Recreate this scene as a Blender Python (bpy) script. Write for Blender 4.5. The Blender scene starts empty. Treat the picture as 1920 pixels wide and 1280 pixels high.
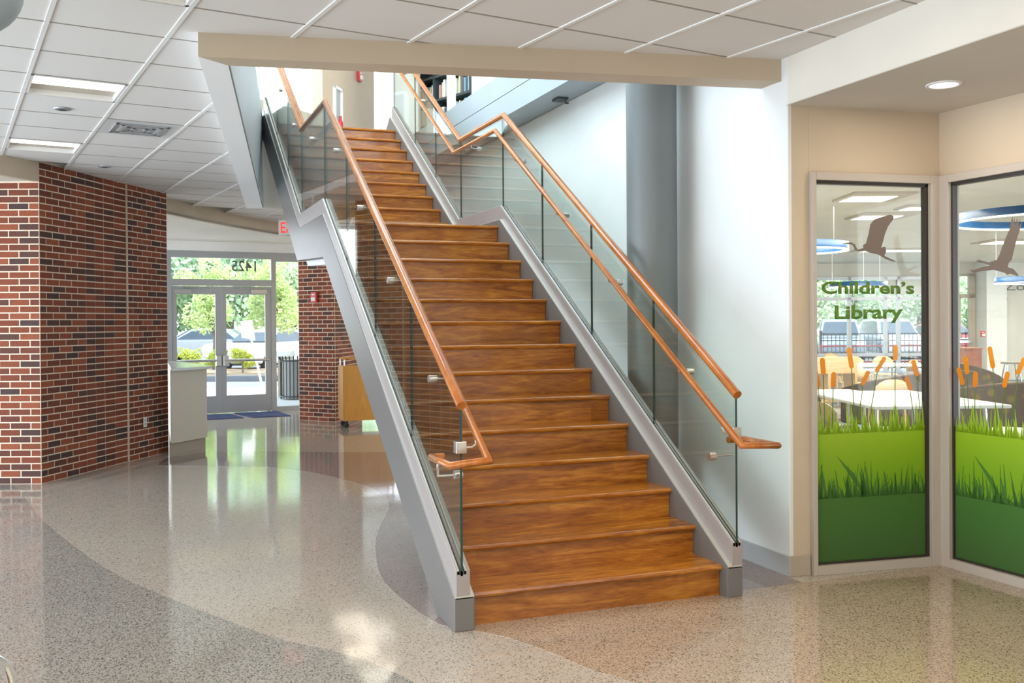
import bpy, bmesh, math, random
from mathutils import Vector, Matrix
random.seed(7)
S = bpy.context.scene
C = S.collection
# ------------------------------------------------------------------ camera, sky, lights, exposure
FW = Vector((0.35881172, 0.93339472, -0.00533297)); RT = Vector((0.93337215, -0.35884276, -0.00694985)); UP = Vector((0.00840065, 0.00248396, 0.99996163))
cd = bpy.data.cameras.new('camera'); cam = bpy.data.objects.new('camera', cd); C.objects.link(cam)
cam.matrix_world = Matrix(((RT.x, UP.x, -FW.x, -3.097), (RT.y, UP.y, -FW.y, -4.75), (RT.z, UP.z, -FW.z, 1.5685), (0, 0, 0, 1)))
cd.sensor_width = 36; cd.lens = 1828.8 / 1920 * 36; cd.shift_y = -27 / 1920; cd.clip_end = 400
S.camera = cam
S.view_settings.view_transform = 'Standard'; S.view_settings.look = 'None'; S.view_settings.gamma = 1; S.view_settings.use_curve_mapping = False
S.view_settings.exposure = 0.38
w = bpy.data.worlds.new('sky'); S.world = w; w.use_nodes = True
wn = w.node_tree.nodes; wl = w.node_tree.links; bg = wn['Background']
tc = wn.new('ShaderNodeTexCoord'); sx = wn.new('ShaderNodeSeparateXYZ'); rp = wn.new('ShaderNodeValToRGB')
wl.new(tc.outputs['Generated'], sx.inputs[0]); wl.new(sx.outputs['Z'], rp.inputs[0]); wl.new(rp.outputs[0], bg.inputs[0])
rp.color_ramp.elements[0].color = (0.86, 0.93, 1, 1); rp.color_ramp.elements[1].color = (0.62, 0.80, 1, 1); rp.color_ramp.elements[1].position = 0.8
bg.inputs[1].default_value = 3.5
def lamp(name, kind, loc, rot, power, col, size=None, sizey=None):
    l = bpy.data.lights.new(name, kind); o = bpy.data.objects.new(name, l); C.objects.link(o)
    o.location = loc; o.rotation_euler = [math.radians(a) for a in rot]; l.energy = power; l.color = col
    if kind == 'AREA': l.shape = 'RECTANGLE'; l.size = size; l.size_y = sizey or size
    return o
DAY = (0.80, 0.90, 1.0); WARM = (1.0, 0.86, 0.68)
sun = lamp('sun', 'SUN', (0, 0, 20), (22, 14, 0), 7.0, (1, 0.95, 0.86)); sun.data.angle = 0.01
lamp('daylight_left_assumed', 'AREA', (-8.6, 2.2, 1.3), (0, -90, 0), 230, (0.72, 0.86, 1.0), 2.4, 5)  # bare area light for daylight assumed from the left; no windows built there
lamp('daylight_upper_assumed', 'AREA', (-2.3, 4.6, 7.2), (0, -30, 0), 210, (0.74, 0.88, 1.0), 2.2, 5)  # steep daylight assumed over the stair opening; area light, no glazing built there
lamp('ceiling_fill_front', 'AREA', (-2.2, -2.8, 3.1), (0, 0, 0), 110, WARM, 4, 3)  # added area light over the unseen front of the lobby; no fixture built
lamp('ceiling_lamp_alcove', 'AREA', (1.12, -0.5, 2.86), (0, 0, 0), 4, WARM, 0.16)
lamp('ceiling_lamp_stair_rear', 'AREA', (0.0, 10.3, 3.1), (0, 0, 9), 2.2, WARM, 0.5, 0.6)
lamp('ceiling_lamp_stair_rear', 'AREA', (-0.15, 8.9, 3.1), (0, 0, 9), 2.2, WARM, 0.5, 0.5)
lamp('upper_room_fill', 'AREA', (-0.2, 6.6, 6.9), (0, 0, 0), 40, (1, 0.90, 0.75), 3)  # added area light below the upper ceiling; unseen, without a fixture
for q in ((4.5, 4.2), (7.5, 6.5), (11, 9.5), (12, 4), (14.8, 11.2)):  # last lamp is added to brighten the far right wall
    lamp('reading_room_lamp_fill', 'AREA', (q[0], q[1], 2.9), (0, 0, 0), 150, WARM, 2.4)
# ------------------------------------------------------------------ materials
MATS = {}
def mat(name, col, rough=0.5, metal=0.0, emit=0, spec=0.5, coat=0):
    m = bpy.data.materials.new(name); m.use_nodes = True; b = m.node_tree.nodes['Principled BSDF']
    b.inputs['Base Color'].default_value = (*col, 1); b.inputs['Roughness'].default_value = rough; b.inputs['Metallic'].default_value = metal
    b.inputs['Specular IOR Level'].default_value = spec; b.inputs['Coat Weight'].default_value = coat; b.inputs['Coat Roughness'].default_value = 0.12
    if emit: b.inputs['Emission Color'].default_value = (*col, 1); b.inputs['Emission Strength'].default_value = emit
    MATS[name] = m; return m
def N(m, t, **kw):
    n = m.node_tree.nodes.new('ShaderNode' + t)
    for k, v in kw.items(): setattr(n, k, v)
    return n
def LK(m, a, b): m.node_tree.links.new(a, b)
def BS(m): return m.node_tree.nodes['Principled BSDF']
def ramp(m, fac, stops, interp='LINEAR'):
    r = N(m, 'ValToRGB'); cr = r.color_ramp; cr.interpolation = interp
    while len(cr.elements) < len(stops): cr.elements.new(0.5)
    for e, (p, c) in zip(cr.elements, stops): e.position = p; e.color = (*c, 1)
    LK(m, fac, r.inputs[0]); return r.outputs[0]
def mixc(m, fac, a, b, mode='MIX'):
    x = N(m, 'Mix', data_type='RGBA', blend_type=mode)
    if isinstance(fac, (int, float)): x.inputs[0].default_value = fac
    else: LK(m, fac, x.inputs[0])
    for i, v in ((6, a), (7, b)):
        if isinstance(v, tuple): x.inputs[i].default_value = (*v, 1)
        else: LK(m, v, x.inputs[i])
    return x.outputs[2]
def coords(m, scale=(1, 1, 1), rot=(0, 0, 0)):
    t = N(m, 'TexCoord'); mp = N(m, 'Mapping'); mp.inputs['Scale'].default_value = scale; mp.inputs['Rotation'].default_value = rot
    LK(m, t.outputs['Object'], mp.inputs[0]); return mp.outputs[0]
def noise(m, vec, scale, detail=3, dist=0):
    n = N(m, 'TexNoise'); n.inputs['Scale'].default_value = scale; n.inputs['Detail'].default_value = detail; n.inputs['Distortion'].default_value = dist
    LK(m, vec, n.inputs['Vector']); return n.outputs[0]
def bump(m, h, strength=0.2, dist=0.002):
    b = N(m, 'Bump'); b.inputs['Strength'].default_value = strength; b.inputs['Distance'].default_value = dist
    LK(m, h, b.inputs['Height']); LK(m, b.outputs[0], BS(m).inputs['Normal'])
def paint(name, col, rough=0.6, grain=0.06, **k):
    m = mat(name, col, rough, **k); v = coords(m); n = noise(m, v, 1.3, 4)
    LK(m, ramp(m, n, [(0.3, tuple(c * (1 - grain) for c in col)), (0.7, tuple(min(1, c * (1 + grain * .5)) for c in col))]), BS(m).inputs['Base Color'])
    bump(m, noise(m, v, 260, 2), 0.08, 0.001); return m
def wood(name, dark, mid, light, axis='x', rough=0.22, boards=True):
    m = mat(name, mid, rough, coat=0.25)
    st = {'x': (0.55, 5, 5), 'y': (5, 0.55, 5), 'z': (5, 5, 0.55), 'd': (2.5, .6, .6)}[axis]
    v = coords(m, st); n = noise(m, v, 2.2, 6, 2.6)
    v2 = coords(m, tuple(s * 9 for s in st)); f = noise(m, v2, 3, 2)
    col = ramp(m, n, [(0.28, dark), (0.5, mid), (0.72, light)])
    col = mixc(m, 0.25, col, ramp(m, f, [(0.35, dark), (0.65, light)]))
    if boards:
        t = N(m, 'TexCoord'); mp = N(m, 'Mapping'); mp.inputs['Scale'].default_value = (1.35, 7.14, 11.43); mp.inputs['Rotation'].default_value = (0, 0, 0)
        LK(m, t.outputs['Object'], mp.inputs[0]); s = N(m, 'SeparateXYZ'); LK(m, mp.outputs[0], s.inputs[0])
        fz = N(m, 'Math', operation='FLOOR'); LK(m, s.outputs[2], fz.inputs[0])
        off = N(m, 'Math', operation='MULTIPLY_ADD'); LK(m, fz.outputs[0], off.inputs[0]); off.inputs[1].default_value = 0.618; LK(m, s.outputs[0], off.inputs[2])
        fx = N(m, 'Math', operation='FLOOR'); LK(m, off.outputs[0], fx.inputs[0])
        fy = N(m, 'Math', operation='FLOOR'); LK(m, s.outputs[1], fy.inputs[0])
        cb = N(m, 'CombineXYZ'); LK(m, fx.outputs[0], cb.inputs[0]); LK(m, fy.outputs[0], cb.inputs[1]); LK(m, fz.outputs[0], cb.inputs[2])
        wnz = N(m, 'TexWhiteNoise', noise_dimensions='3D'); LK(m, cb.outputs[0], wnz.inputs[0])
        col = mixc(m, 0.75, col, ramp(m, wnz.outputs[0], [(0, (0.66, 0.62, 0.55)), (1, (1.0, 1.0, 1.0))]), 'MULTIPLY')
    LK(m, col, BS(m).inputs['Base Color']); return m
def terrazzo(name, base, dark, light, amount):
    m = mat(name, base, 0.08, spec=1.0); v = coords(m)
    vo = N(m, 'TexVoronoi'); vo.inputs['Scale'].default_value = 170; LK(m, v, vo.inputs['Vector'])
    vp = N(m, 'TexVoronoi'); vp.inputs['Scale'].default_value = 330; LK(m, v, vp.inputs['Vector'])
    a = ramp(m, vo.outputs['Color'], [(0, dark), (amount, dark), (amount + .04, base), (0.72, base), (0.86, light), (1, light)])
    b = ramp(m, vp.outputs['Color'], [(0, dark), (amount * .7, dark), (amount * .7 + .05, base), (0.8, base), (1, light)])
    col = mixc(m, 0.22, a, b)
    big = noise(m, v, 0.6, 3)
    col = mixc(m, 1.0, col, ramp(m, big, [(0.3, (0.93, 0.93, 0.93)), (0.7, (1, 1, 1))]), 'MULTIPLY')
    LK(m, col, BS(m).inputs['Base Color'])
    LK(m, ramp(m, big, [(0.2, (0.055,) * 3), (0.8, (0.105,) * 3)]), BS(m).inputs['Roughness'])
    bump(m, noise(m, v, 2.2, 2), 0.05, 0.01); return m
def archglass(name, tint, boost=1.0):
    m = bpy.data.materials.new(name); m.use_nodes = True; nt = m.node_tree; nt.nodes.remove(BS(m)); out = nt.nodes['Material Output']
    t = N(m, 'BsdfTransparent'); t.inputs[0].default_value = (*tint, 1); g = N(m, 'BsdfGlossy'); g.inputs['Roughness'].default_value = 0.0
    f = N(m, 'Fresnel'); ge = N(m, 'NewGeometry'); mr = N(m, 'MapRange'); mr.inputs[3].default_value = 1.45; mr.inputs[4].default_value = 1 / 1.45; LK(m, ge.outputs['Backfacing'], mr.inputs[0]); LK(m, mr.outputs[0], f.inputs[0]); mu = N(m, 'Math', operation='MULTIPLY'); mu.inputs[1].default_value = boost; LK(m, f.outputs[0], mu.inputs[0])
    ms = N(m, 'MixShader'); LK(m, mu.outputs[0], ms.inputs[0]); LK(m, t.outputs[0], ms.inputs[1]); LK(m, g.outputs[0], ms.inputs[2]); LK(m, ms.outputs[0], out.inputs[0])
    MATS[name] = m; return m
def brickmat(name, island):
    m = mat(name, (0.3, 0.07, 0.035), 0.75, spec=0.3)
    if island: r = N(m, 'NewGeometry').outputs['Random Per Island']
    else: r = N(m, 'ObjectInfo').outputs['Random']
    col = ramp(m, r, [(0, (0.075, 0.042, 0.04)), (0.14, (0.10, 0.045, 0.036)), (0.3, (0.165, 0.05, 0.03)), (0.55, (0.22, 0.055, 0.026)), (0.8, (0.29, 0.075, 0.034)), (1, (0.33, 0.09, 0.042))])
    v = coords(m); n = noise(m, v, 38, 4)
    col = mixc(m, 0.55, col, ramp(m, n, [(0.3, (0.6, 0.6, 0.6)), (0.7, (1.0, 1.0, 1.0))]), 'MULTIPLY')
    LK(m, col, BS(m).inputs['Base Color']); bump(m, n, 0.35, 0.004); return m
def leafmat(name, a, b):
    m = mat(name, a, 0.6, spec=0.2); g = N(m, 'NewGeometry')
    LK(m, ramp(m, g.outputs['Random Per Island'], [(0, a), (1, b)]), BS(m).inputs['Base Color'])
    tr = N(m, 'BsdfTranslucent'); LK(m, ramp(m, g.outputs['Random Per Island'], [(0, a), (1, b)]), tr.inputs[0])
    ms = N(m, 'MixShader'); ms.inputs[0].default_value = 0.4; out = m.node_tree.nodes['Material Output']
    LK(m, BS(m).outputs[0], ms.inputs[1]); LK(m, tr.outputs[0], ms.inputs[2]); LK(m, ms.outputs[0], out.inputs[0]); return m
paint('white_wall', (0.76, 0.775, 0.765), 0.55); paint('beige_wall', (0.56, 0.455, 0.335), 0.6); paint('cream_wall', (0.74, 0.70, 0.62), 0.6)
paint('soffit_grey', (0.62, 0.58, 0.52), 0.7); paint('white_paint', (0.82, 0.82, 0.82), 0.5)
m = mat('ceiling_tile', (0.72, 0.69, 0.66), 0.9, spec=0.2); v = coords(m); n = noise(m, v, 320, 2)
LK(m, ramp(m, n, [(0.3, (0.66, 0.63, 0.60)), (0.6, (0.76, 0.73, 0.70))]), BS(m).inputs['Base Color']); bump(m, n, 0.3, 0.002)
mat('grid_white', (0.80, 0.79, 0.77), 0.35); mat('grid_shadow', (0.33, 0.29, 0.25), 0.6); mat('dome_grey', (0.30, 0.37, 0.42), 0.35)
paint('base_grey', (0.42, 0.42, 0.42), 0.5); paint('base_tan', (0.43, 0.36, 0.28), 0.5)
paint('stringer_grey', (0.165, 0.157, 0.152), 0.30, 0.04); paint('cap_grey', (0.34, 0.305, 0.295), 0.30, 0.04)
paint('steel_grey', (0.17, 0.19, 0.195), 0.38, 0.05); paint('fascia_grey', (0.36, 0.42, 0.46), 0.4, 0.04)
paint('glare_white', (0.93, 0.93, 0.94), 0.5, 0.01); mat('gasket', (0.02, 0.022, 0.02), 0.5); mat('shoe', (0.62, 0.60, 0.55), 0.3, 0.4)
mat('alum', (0.42, 0.43, 0.45), 0.38, 0.55); mat('steel', (0.62, 0.60, 0.57), 0.25, 0.95); mat('chrome', (0.9, 0.9, 0.9), 0.06, 1.0)
mat('frame_taupe', (0.46, 0.40, 0.345), 0.45); mat('frame_dark', (0.035, 0.025, 0.02), 0.4)
archglass('glass', (0.90, 0.945, 0.92), 1.25); archglass('pane_glass', (0.95, 0.97, 0.96), 0.8)
mat('glass_edge', (0.012, 0.05, 0.045), 0.15)
wood('stair_wood', (0.19, 0.042, 0.003), (0.40, 0.125, 0.010), (0.64, 0.28, 0.032), 'x')
wood('rail_wood', (0.31, 0.085, 0.012), (0.43, 0.13, 0.02), (0.52, 0.19, 0.035), 'd', 0.18, False)
wood('cart_wood', (0.50, 0.21, 0.025), (0.57, 0.26, 0.038), (0.63, 0.31, 0.055), 'z', 0.35, False)
wood('light_wood', (0.62, 0.42, 0.22), (0.70, 0.50, 0.29), (0.78, 0.60, 0.38), 'x', 0.35, False)
wood('dark_wood', (0.20, 0.06, 0.03), (0.27, 0.085, 0.04), (0.34, 0.12, 0.06), 'x', 0.35, False)
terrazzo('terrazzo_cream', (0.49, 0.43, 0.365), (0.07, 0.055, 0.045), (0.60, 0.55, 0.48), 0.19)
terrazzo('terrazzo_grey', (0.35, 0.335, 0.30), (0.05, 0.045, 0.04), (0.50, 0.48, 0.44), 0.27)
terrazzo('terrazzo_plum', (0.29, 0.225, 0.21), (0.12, 0.09, 0.09), (0.38, 0.31, 0.29), 0.2)
terrazzo('terrazzo_tan', (0.44, 0.33, 0.24), (0.10, 0.06, 0.04), (0.62, 0.50, 0.38), 0.24)
brickmat('brick_single', False); brickmat('brick_many', True)
paint('mortar', (0.74, 0.60, 0.46), 0.9); mat('desk_cream', (0.66, 0.60, 0.50), 0.5); mat('counter', (0.74, 0.78, 0.76), 0.15)
mat('lamp_glow', (1, 0.93, 0.80), 0.5, emit=1.9); mat('lamp_warm', (1, 0.88, 0.72), 0.5, emit=2.4); mat('lamp_pan', (0.55, 0.48, 0.39), 0.5)
mat('red', (0.55, 0.03, 0.03), 0.35); mat('red_text', (0.8, 0.03, 0.03), 0.5, emit=1.0); mat('sign_white', (0.82, 0.81, 0.76), 0.5)
mat('panel_grey', (0.62, 0.61, 0.60), 0.4); mat('navy', (0.035, 0.05, 0.14), 0.9); mat('black', (0.015, 0.015, 0.017), 0.5); mat('rubber', (0.02, 0.02, 0.02), 0.7)
mat('text_green', (0.10, 0.21, 0.014), 0.6); mat('text_grey', (0.16, 0.17, 0.16), 0.8); mat('heron', (0.17, 0.125, 0.10), 0.7)
def film(name, a, b, z0, z1):
    m = mat(name, a, 0.35); t = N(m, 'TexCoord'); s = N(m, 'SeparateXYZ'); LK(m, t.outputs['Object'], s.inputs[0])
    mr = N(m, 'MapRange'); mr.inputs[1].default_value = z0; mr.inputs[2].default_value = z1; LK(m, s.outputs[2], mr.inputs[0])
    c = ramp(m, mr.outputs[0], [(0, a), (1, b)]); LK(m, c, BS(m).inputs['Base Color'])
    tr = N(m, 'BsdfTranslucent'); LK(m, c, tr.inputs[0]); ms = N(m, 'MixShader'); ms.inputs[0].default_value = 0.35
    LK(m, BS(m).outputs[0], ms.inputs[1]); LK(m, tr.outputs[0], ms.inputs[2]); LK(m, ms.outputs[0], m.node_tree.nodes['Material Output'].inputs[0])
film('grass_light', (0.20, 0.42, 0.02), (0.42, 0.62, 0.03), 0.45, 0.9); film('grass_dark', (0.075, 0.17, 0.045), (0.10, 0.27, 0.05), 0.05, 0.6)
film('cattail', (0.85, 0.30, 0.008), (0.95, 0.45, 0.02), 1.1, 1.4); film('stem_green', (0.12, 0.25, 0.03), (0.16, 0.28, 0.05), 0.8, 1.2)
mat('blue', (0.015, 0.10, 0.28), 0.35); mat('yellow', (0.85, 0.52, 0.02), 0.5); mat('olive', (0.33, 0.34, 0.05), 0.8); mat('mesh_grey', (0.24, 0.23, 0.23), 0.6)
m = mat('sofa_cloth', (0.13, 0.10, 0.085), 0.9); v = coords(m); vo = N(m, 'TexVoronoi'); vo.inputs['Scale'].default_value = 6; LK(m, v, vo.inputs['Vector'])
LK(m, ramp(m, vo.outputs['Distance'], [(0.2, (0.19, 0.15, 0.06)), (0.34, (0.12, 0.095, 0.085))]), BS(m).inputs['Base Color'])
m = mat('carpet', (0.20, 0.25, 0.30), 0.95); v = coords(m); vo = N(m, 'TexVoronoi'); vo.inputs['Scale'].default_value = 1.7; LK(m, v, vo.inputs['Vector'])
LK(m, ramp(m, vo.outputs['Color'], [(0.2, (0.16, 0.30, 0.42)), (0.5, (0.42, 0.42, 0.38)), (0.8, (0.25, 0.24, 0.22))]), BS(m).inputs['Base Color'])
paint('table_white', (0.80, 0.78, 0.74), 0.35); mat('shelf_dark', (0.05, 0.065, 0.07), 0.5)
paint('concrete', (0.55, 0.54, 0.53), 0.85); paint('asphalt', (0.15, 0.15, 0.16), 0.9); paint('lawn', (0.36, 0.42, 0.12), 0.95, 0.3); paint('mulch', (0.40, 0.27, 0.17), 0.95, 0.3); paint('kerb', (0.20, 0.21, 0.24), 0.8)
leafmat('leaf_deep', (0.30, 0.43, 0.30), (0.58, 0.70, 0.52)); leafmat('leaf_bright', (0.40, 0.54, 0.20), (0.70, 0.78, 0.42)); leafmat('leaf_bush', (0.28, 0.38, 0.05), (0.62, 0.60, 0.12)); leafmat('leaf_mid', (0.34, 0.46, 0.27), (0.60, 0.70, 0.45))
mat('bark', (0.16, 0.13, 0.11), 0.9); mat('car_white', (0.55, 0.58, 0.62), 0.2, coat=0.6); mat('car_silver', (0.25, 0.28, 0.33), 0.25, 0.5, coat=0.6); mat('car_blue', (0.07, 0.085, 0.13), 0.2, 0.3, coat=0.6); mat('car_red', (0.5, 0.03, 0.05), 0.2, coat=0.6); mat('car_window', (0.03, 0.045, 0.065), 0.15)
mat('roof_tan', (0.11, 0.07, 0.038), 0.9); mat('siding_tan', (0.17, 0.13, 0.085), 0.8)
mat('leather', (0.22, 0.10, 0.04), 0.45)
BOOK = [mat('book_%s' % n, c, 0.5) for n, c in (('cream', (.72, .70, .64)), ('blue', (.25, .40, .52)), ('teal', (.30, .48, .48)), ('white', (.82, .83, .83)), ('dark', (.10, .12, .15)), ('rose', (.55, .35, .33)), ('sand', (.66, .58, .38)))]
# ------------------------------------------------------------------ mesh helpers
class MB:
    def __init__(s): s.v = []; s.f = []; s.sm = []; s.mi = []; s.mats = []
    def m(s, name):
        if name not in s.mats: s.mats.append(name)
        return s.mats.index(name)
    def add(s, vs, fs, smooth=False, mi=0):
        o = len(s.v); s.v += [tuple(p) for p in vs]
        for f in fs: s.f.append([i + o for i in f]); s.sm.append(smooth); s.mi.append(mi)
        return s
    def box(s, x0, x1, y0, y1, z0, z1, mi=0):
        return s.ext([(x0, y0), (x1, y0), (x1, y1), (x0, y1)], z0, z1, mi)
    def gen(s, ring0, ring1, mi=0):
        n = len(ring0)
        return s.add(list(ring0) + list(ring1), [list(range(n))[::-1], [n + i for i in range(n)]] + [[i, (i + 1) % n, n + (i + 1) % n, n + i] for i in range(n)], False, mi)
    def ext(s, poly, z0, z1, mi=0): return s.gen([(x, y, z0) for x, y in poly], [(x, y, z1) for x, y in poly], mi)
    def extx(s, poly, x0, x1, mi=0): return s.gen([(x0, y, z) for y, z in poly], [(x1, y, z) for y, z in poly], mi)
    def plane(s, O, e, n, poly, d0, d1, mi=0):        # poly of (u,z) on a vertical plane through O with direction e, thickness d0..d1 along n
        f = lambda u, z, d: (O[0] + e[0] * u + n[0] * d, O[1] + e[1] * u + n[1] * d, z)
        return s.gen([f(u, z, d0) for u, z in poly], [f(u, z, d1) for u, z in poly], mi)
    def pbox(s, O, e, n, u0, u1, z0, z1, d0, d1, mi=0): return s.plane(O, e, n, [(u0, z0), (u1, z0), (u1, z1), (u0, z1)], d0, d1, mi)
    def tube(s, pts, r, n=12, mi=0, cap=True, closed=False):
        P = [Vector(p) for p in pts]; k = len(P); rings = []
        for i in range(k):
            a = P[i] - P[i - 1] if (i or closed) else P[1] - P[0]; b = (P[(i + 1) % k] - P[i]) if (i < k - 1 or closed) else P[i] - P[i - 1]
            a.normalize(); b.normalize(); t = a + b
            if t.length < 1e-6: t = a.copy()
            t.normalize(); sc = 1 / max(0.35, t.dot(a))
            if i == 0:
                u = t.orthogonal() if abs(t.z) > 0.95 else t.cross(Vector((0, 0, 1)))
                u.normalize()
            else:
                u = (a0.rotation_difference(a) @ u0); u = u - a * u.dot(a); u.normalize()
            w_ = a.cross(u); ring = []
            for j in range(n):
                th = 2 * math.pi * j / n; q = (u * math.cos(th) + w_ * math.sin(th)) * r
                q = q - a * (q.dot(t) / t.dot(a)); ring.append(P[i] + q)
            u0 = u; a0 = a.copy(); rings.append(ring)
        o = len(s.v); fs = []; m_ = k if closed else k - 1
        vs = [p for rg in rings for p in rg]
        for i in range(m_):
            for j in range(n): fs.append([i * n + j, i * n + (j + 1) % n, ((i + 1) % k) * n + (j + 1) % n, ((i + 1) % k) * n + j])
        s.add(vs, fs, True, mi)
        if cap and not closed:
            s.add(rings[0], [list(range(n))[::-1]], False, mi); s.add(rings[-1], [list(range(n))], False, mi)
        return s
    def cyl(s, c, r, z0, z1, n=24, mi=0, r2=None): return s.lathe(c, [(r, z0), (r if r2 is None else r2, z1)], n, mi)
    def lathe(s, c, prof, n=24, mi=0, cap=True):
        vs = []; fs = []
        for r, z in prof:
            for j in range(n): vs.append((c[0] + r * math.cos(2 * math.pi * j / n), c[1] + r * math.sin(2 * math.pi * j / n), z))
        for i in range(len(prof) - 1):
            for j in range(n): fs.append([i * n + j, i * n + (j + 1) % n, (i + 1) * n + (j + 1) % n, (i + 1) * n + j])
        s.add(vs, fs, True, mi)
        if cap: s.add(vs[:n], [list(range(n))[::-1]], False, mi); s.add(vs[-n:], [list(range(n))], False, mi)
        return s
    def build(s, name, mats, parent=None, bevel=0, rnd=None):
        me = bpy.data.meshes.new(name); me.from_pydata(s.v, [], s.f)
        for n_ in (mats if isinstance(mats, list) else [mats]): me.materials.append(MATS[n_] if isinstance(n_, str) else n_)
        me.polygons.foreach_set('use_smooth', s.sm); me.polygons.foreach_set('material_index', s.mi)
        bm = bmesh.new(); bm.from_mesh(me); bmesh.ops.recalc_face_normals(bm, faces=bm.faces); bm.to_mesh(me); bm.free()
        me.update(); o = bpy.data.objects.new(name, me); C.objects.link(o)
        if parent is not None: o.parent = parent
        if bevel:
            b = o.modifiers.new('bevel', 'BEVEL'); b.width = bevel; b.segments = 2; b.limit_method = 'ANGLE'
        return o
def tag(o, label, cat, group=None):
    o['label'] = label; o['category'] = cat
    if group: o['group'] = group
    return o
def thing(name, label, cat, loc=(0, 0, 0), rz=0, group=None):
    o = bpy.data.objects.new(name, None); C.objects.link(o); o.location = loc; o.rotation_euler = (0, 0, rz); o.empty_display_size = 0.1
    return tag(o, label, cat, group)
def struct(o): o['kind'] = 'structure'; return o
def sempty(name):
    o = bpy.data.objects.new(name, None); C.objects.link(o); return struct(o)
def stuff(o): o['kind'] = 'stuff'; return o
def dup(o, loc=None, rz=None, label=None, group=None, parent=None):
    c = o.copy(); C.objects.link(c)
    if parent is not None: c.parent = parent
    if loc is not None: c.location = loc
    if rz is not None: c.rotation_euler = (0, 0, rz)
    if label: c['label'] = label
    if group: c['group'] = group
    for ch in list(o.children): dup(ch, parent=c)
    return c
def nrm(a, b):
    d = Vector((b[0] - a[0], b[1] - a[1])); L = d.length; d /= L; return (d.x, d.y), (d.y, -d.x), L     # direction, right-hand normal, length
def clip(P, a, b, keep_left):
    out = []; s = lambda p: ((b[0] - a[0]) * (p[1] - a[1]) - (b[1] - a[1]) * (p[0] - a[0])) * (1 if keep_left else -1)
    for i in range(len(P)):
        p, q = P[i], P[(i + 1) % len(P)]; sp, sq = s(p), s(q)
        if sp >= 0: out.append(p)
        if sp * sq < 0: t = sp / (sp - sq); out.append((p[0] + (q[0] - p[0]) * t, p[1] + (q[1] - p[1]) * t))
    return out
def area(P): return abs(sum(P[i][0] * P[(i + 1) % len(P)][1] - P[(i + 1) % len(P)][0] * P[i][1] for i in range(len(P)))) / 2 if len(P) > 2 else 0
def subtract(P, Q):                                   # P minus convex counter-clockwise Q
    res = []
    for i in range(len(Q)):
        a, b = Q[i], Q[(i + 1) % len(Q)]; o = clip(P, a, b, False)
        if area(o) > 1e-5: res.append(o)
        P = clip(P, a, b, True)
        if area(P) < 1e-6: break
    return res
def text(body, name, O, e, n, u0, u1, z0, z1, mt, parent, bold=0.0, d=0.004, thick=0.002):
    cu = bpy.data.curves.new(name, 'FONT'); cu.body = body; cu.size = 1; cu.offset = bold; cu.resolution_u = 3
    t = bpy.data.objects.new(name, cu); C.objects.link(t); bpy.context.view_layer.update()
    me = bpy.data.meshes.new_from_object(t.evaluated_get(bpy.context.evaluated_depsgraph_get())); bpy.data.objects.remove(t)
    X = [v.co.x for v in me.vertices]; Y = [v.co.y for v in me.vertices]; x0, x1, y0, y1 = min(X), max(X), min(Y), max(Y)
    for v in me.vertices:
        u = u0 + (v.co.x - x0) / (x1 - x0) * (u1 - u0); z = z0 + (v.co.y - y0) / (y1 - y0) * (z1 - z0)
        v.co = (O[0] + e[0] * u + n[0] * d, O[1] + e[1] * u + n[1] * d, z)
    me.materials.clear(); me.materials.append(MATS[mt]); me.name = name
    o = bpy.data.objects.new(name, me); C.objects.link(o); o.parent = parent
    so = o.modifiers.new('thick', 'SOLIDIFY'); so.thickness = thick
    return o
def street(a, b, z=0.0): return Vector((-3.097 + RT.x * a + FW.x * b, -4.75 + RT.y * a + FW.y * b, z))
SYAW = math.atan2(RT.y, RT.x)
# ------------------------------------------------------------------ floor
fl = MB(); fl.box(-12, 1.75, -9, 13.3, -0.12, 0.0); fl.box(1.75, 3.5, -9, 0.0, -0.12, 0.0)
floor = struct(fl.build('floor', 'terrazzo_cream'))
b1 = [(-4.43, 6.53), (-4.17, 5.62), (-3.8, 3.85), (-3.3, 2.05), (-2.94, 1.18), (-2.68, 0.64), (-2.47, 0.22), (-2.18, -0.17), (-2.03, -0.49), (-1.95, -0.72), (-1.7, -1.3), (-1.3, -2.2)]
def smooth(pts, k=4):
    out = []
    for i in range(len(pts) - 1):
        p0 = pts[max(0, i - 1)]; p1 = pts[i]; p2 = pts[i + 1]; p3 = pts[min(len(pts) - 1, i + 2)]
        for j in range(k):
            t = j / k; out.append(tuple(0.5 * (2 * p1[c] + (p2[c] - p0[c]) * t + (2 * p0[c] - 5 * p1[c] + 4 * p2[c] - p3[c]) * t * t + (3 * p1[c] - p0[c] - 3 * p2[c] + p3[c]) * t ** 3) for c in (0, 1)))
    return out + [pts[-1]]
MB().ext(smooth(b1) + [(-1.3, -9), (-12, -9), (-12, 6.53)], -0.01, 0.0008).build('terrazzo_field', 'terrazzo_grey', floor)
b2 = [(-1.75, 6.15), (-1.49, 5.8), (-1.16, 4.96), (-1.01, 4.2), (-1.08, 3.47), (-1.41, 2.49), (-1.58, 1.84), (-1.70, 1.16), (-1.70, 0.58), (-1.64, 0.11), (-1.5, -0.05)]
MB().ext([(-2.9, 6.75), (-2.4, 6.5)] + smooth(b2) + [(0.6, -0.02), (0.6, 6.5), (-0.46, 6.9), (-0.82, 7.05), (-1.64, 7.5), (-2.3, 7.75), (-2.8, 7.4)], -0.01, 0.001).build('terrazzo_field', 'terrazzo_plum', floor)
b3 = [(-1.62, 0.05), (-1.55, -0.02), (-1.41, -0.19), (-1.32, -0.39), (-1.25, -0.6), (-1.2, -0.78), (-1.1, -1.0), (-0.9, -1.6), (-0.6, -2.6)]
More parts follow.
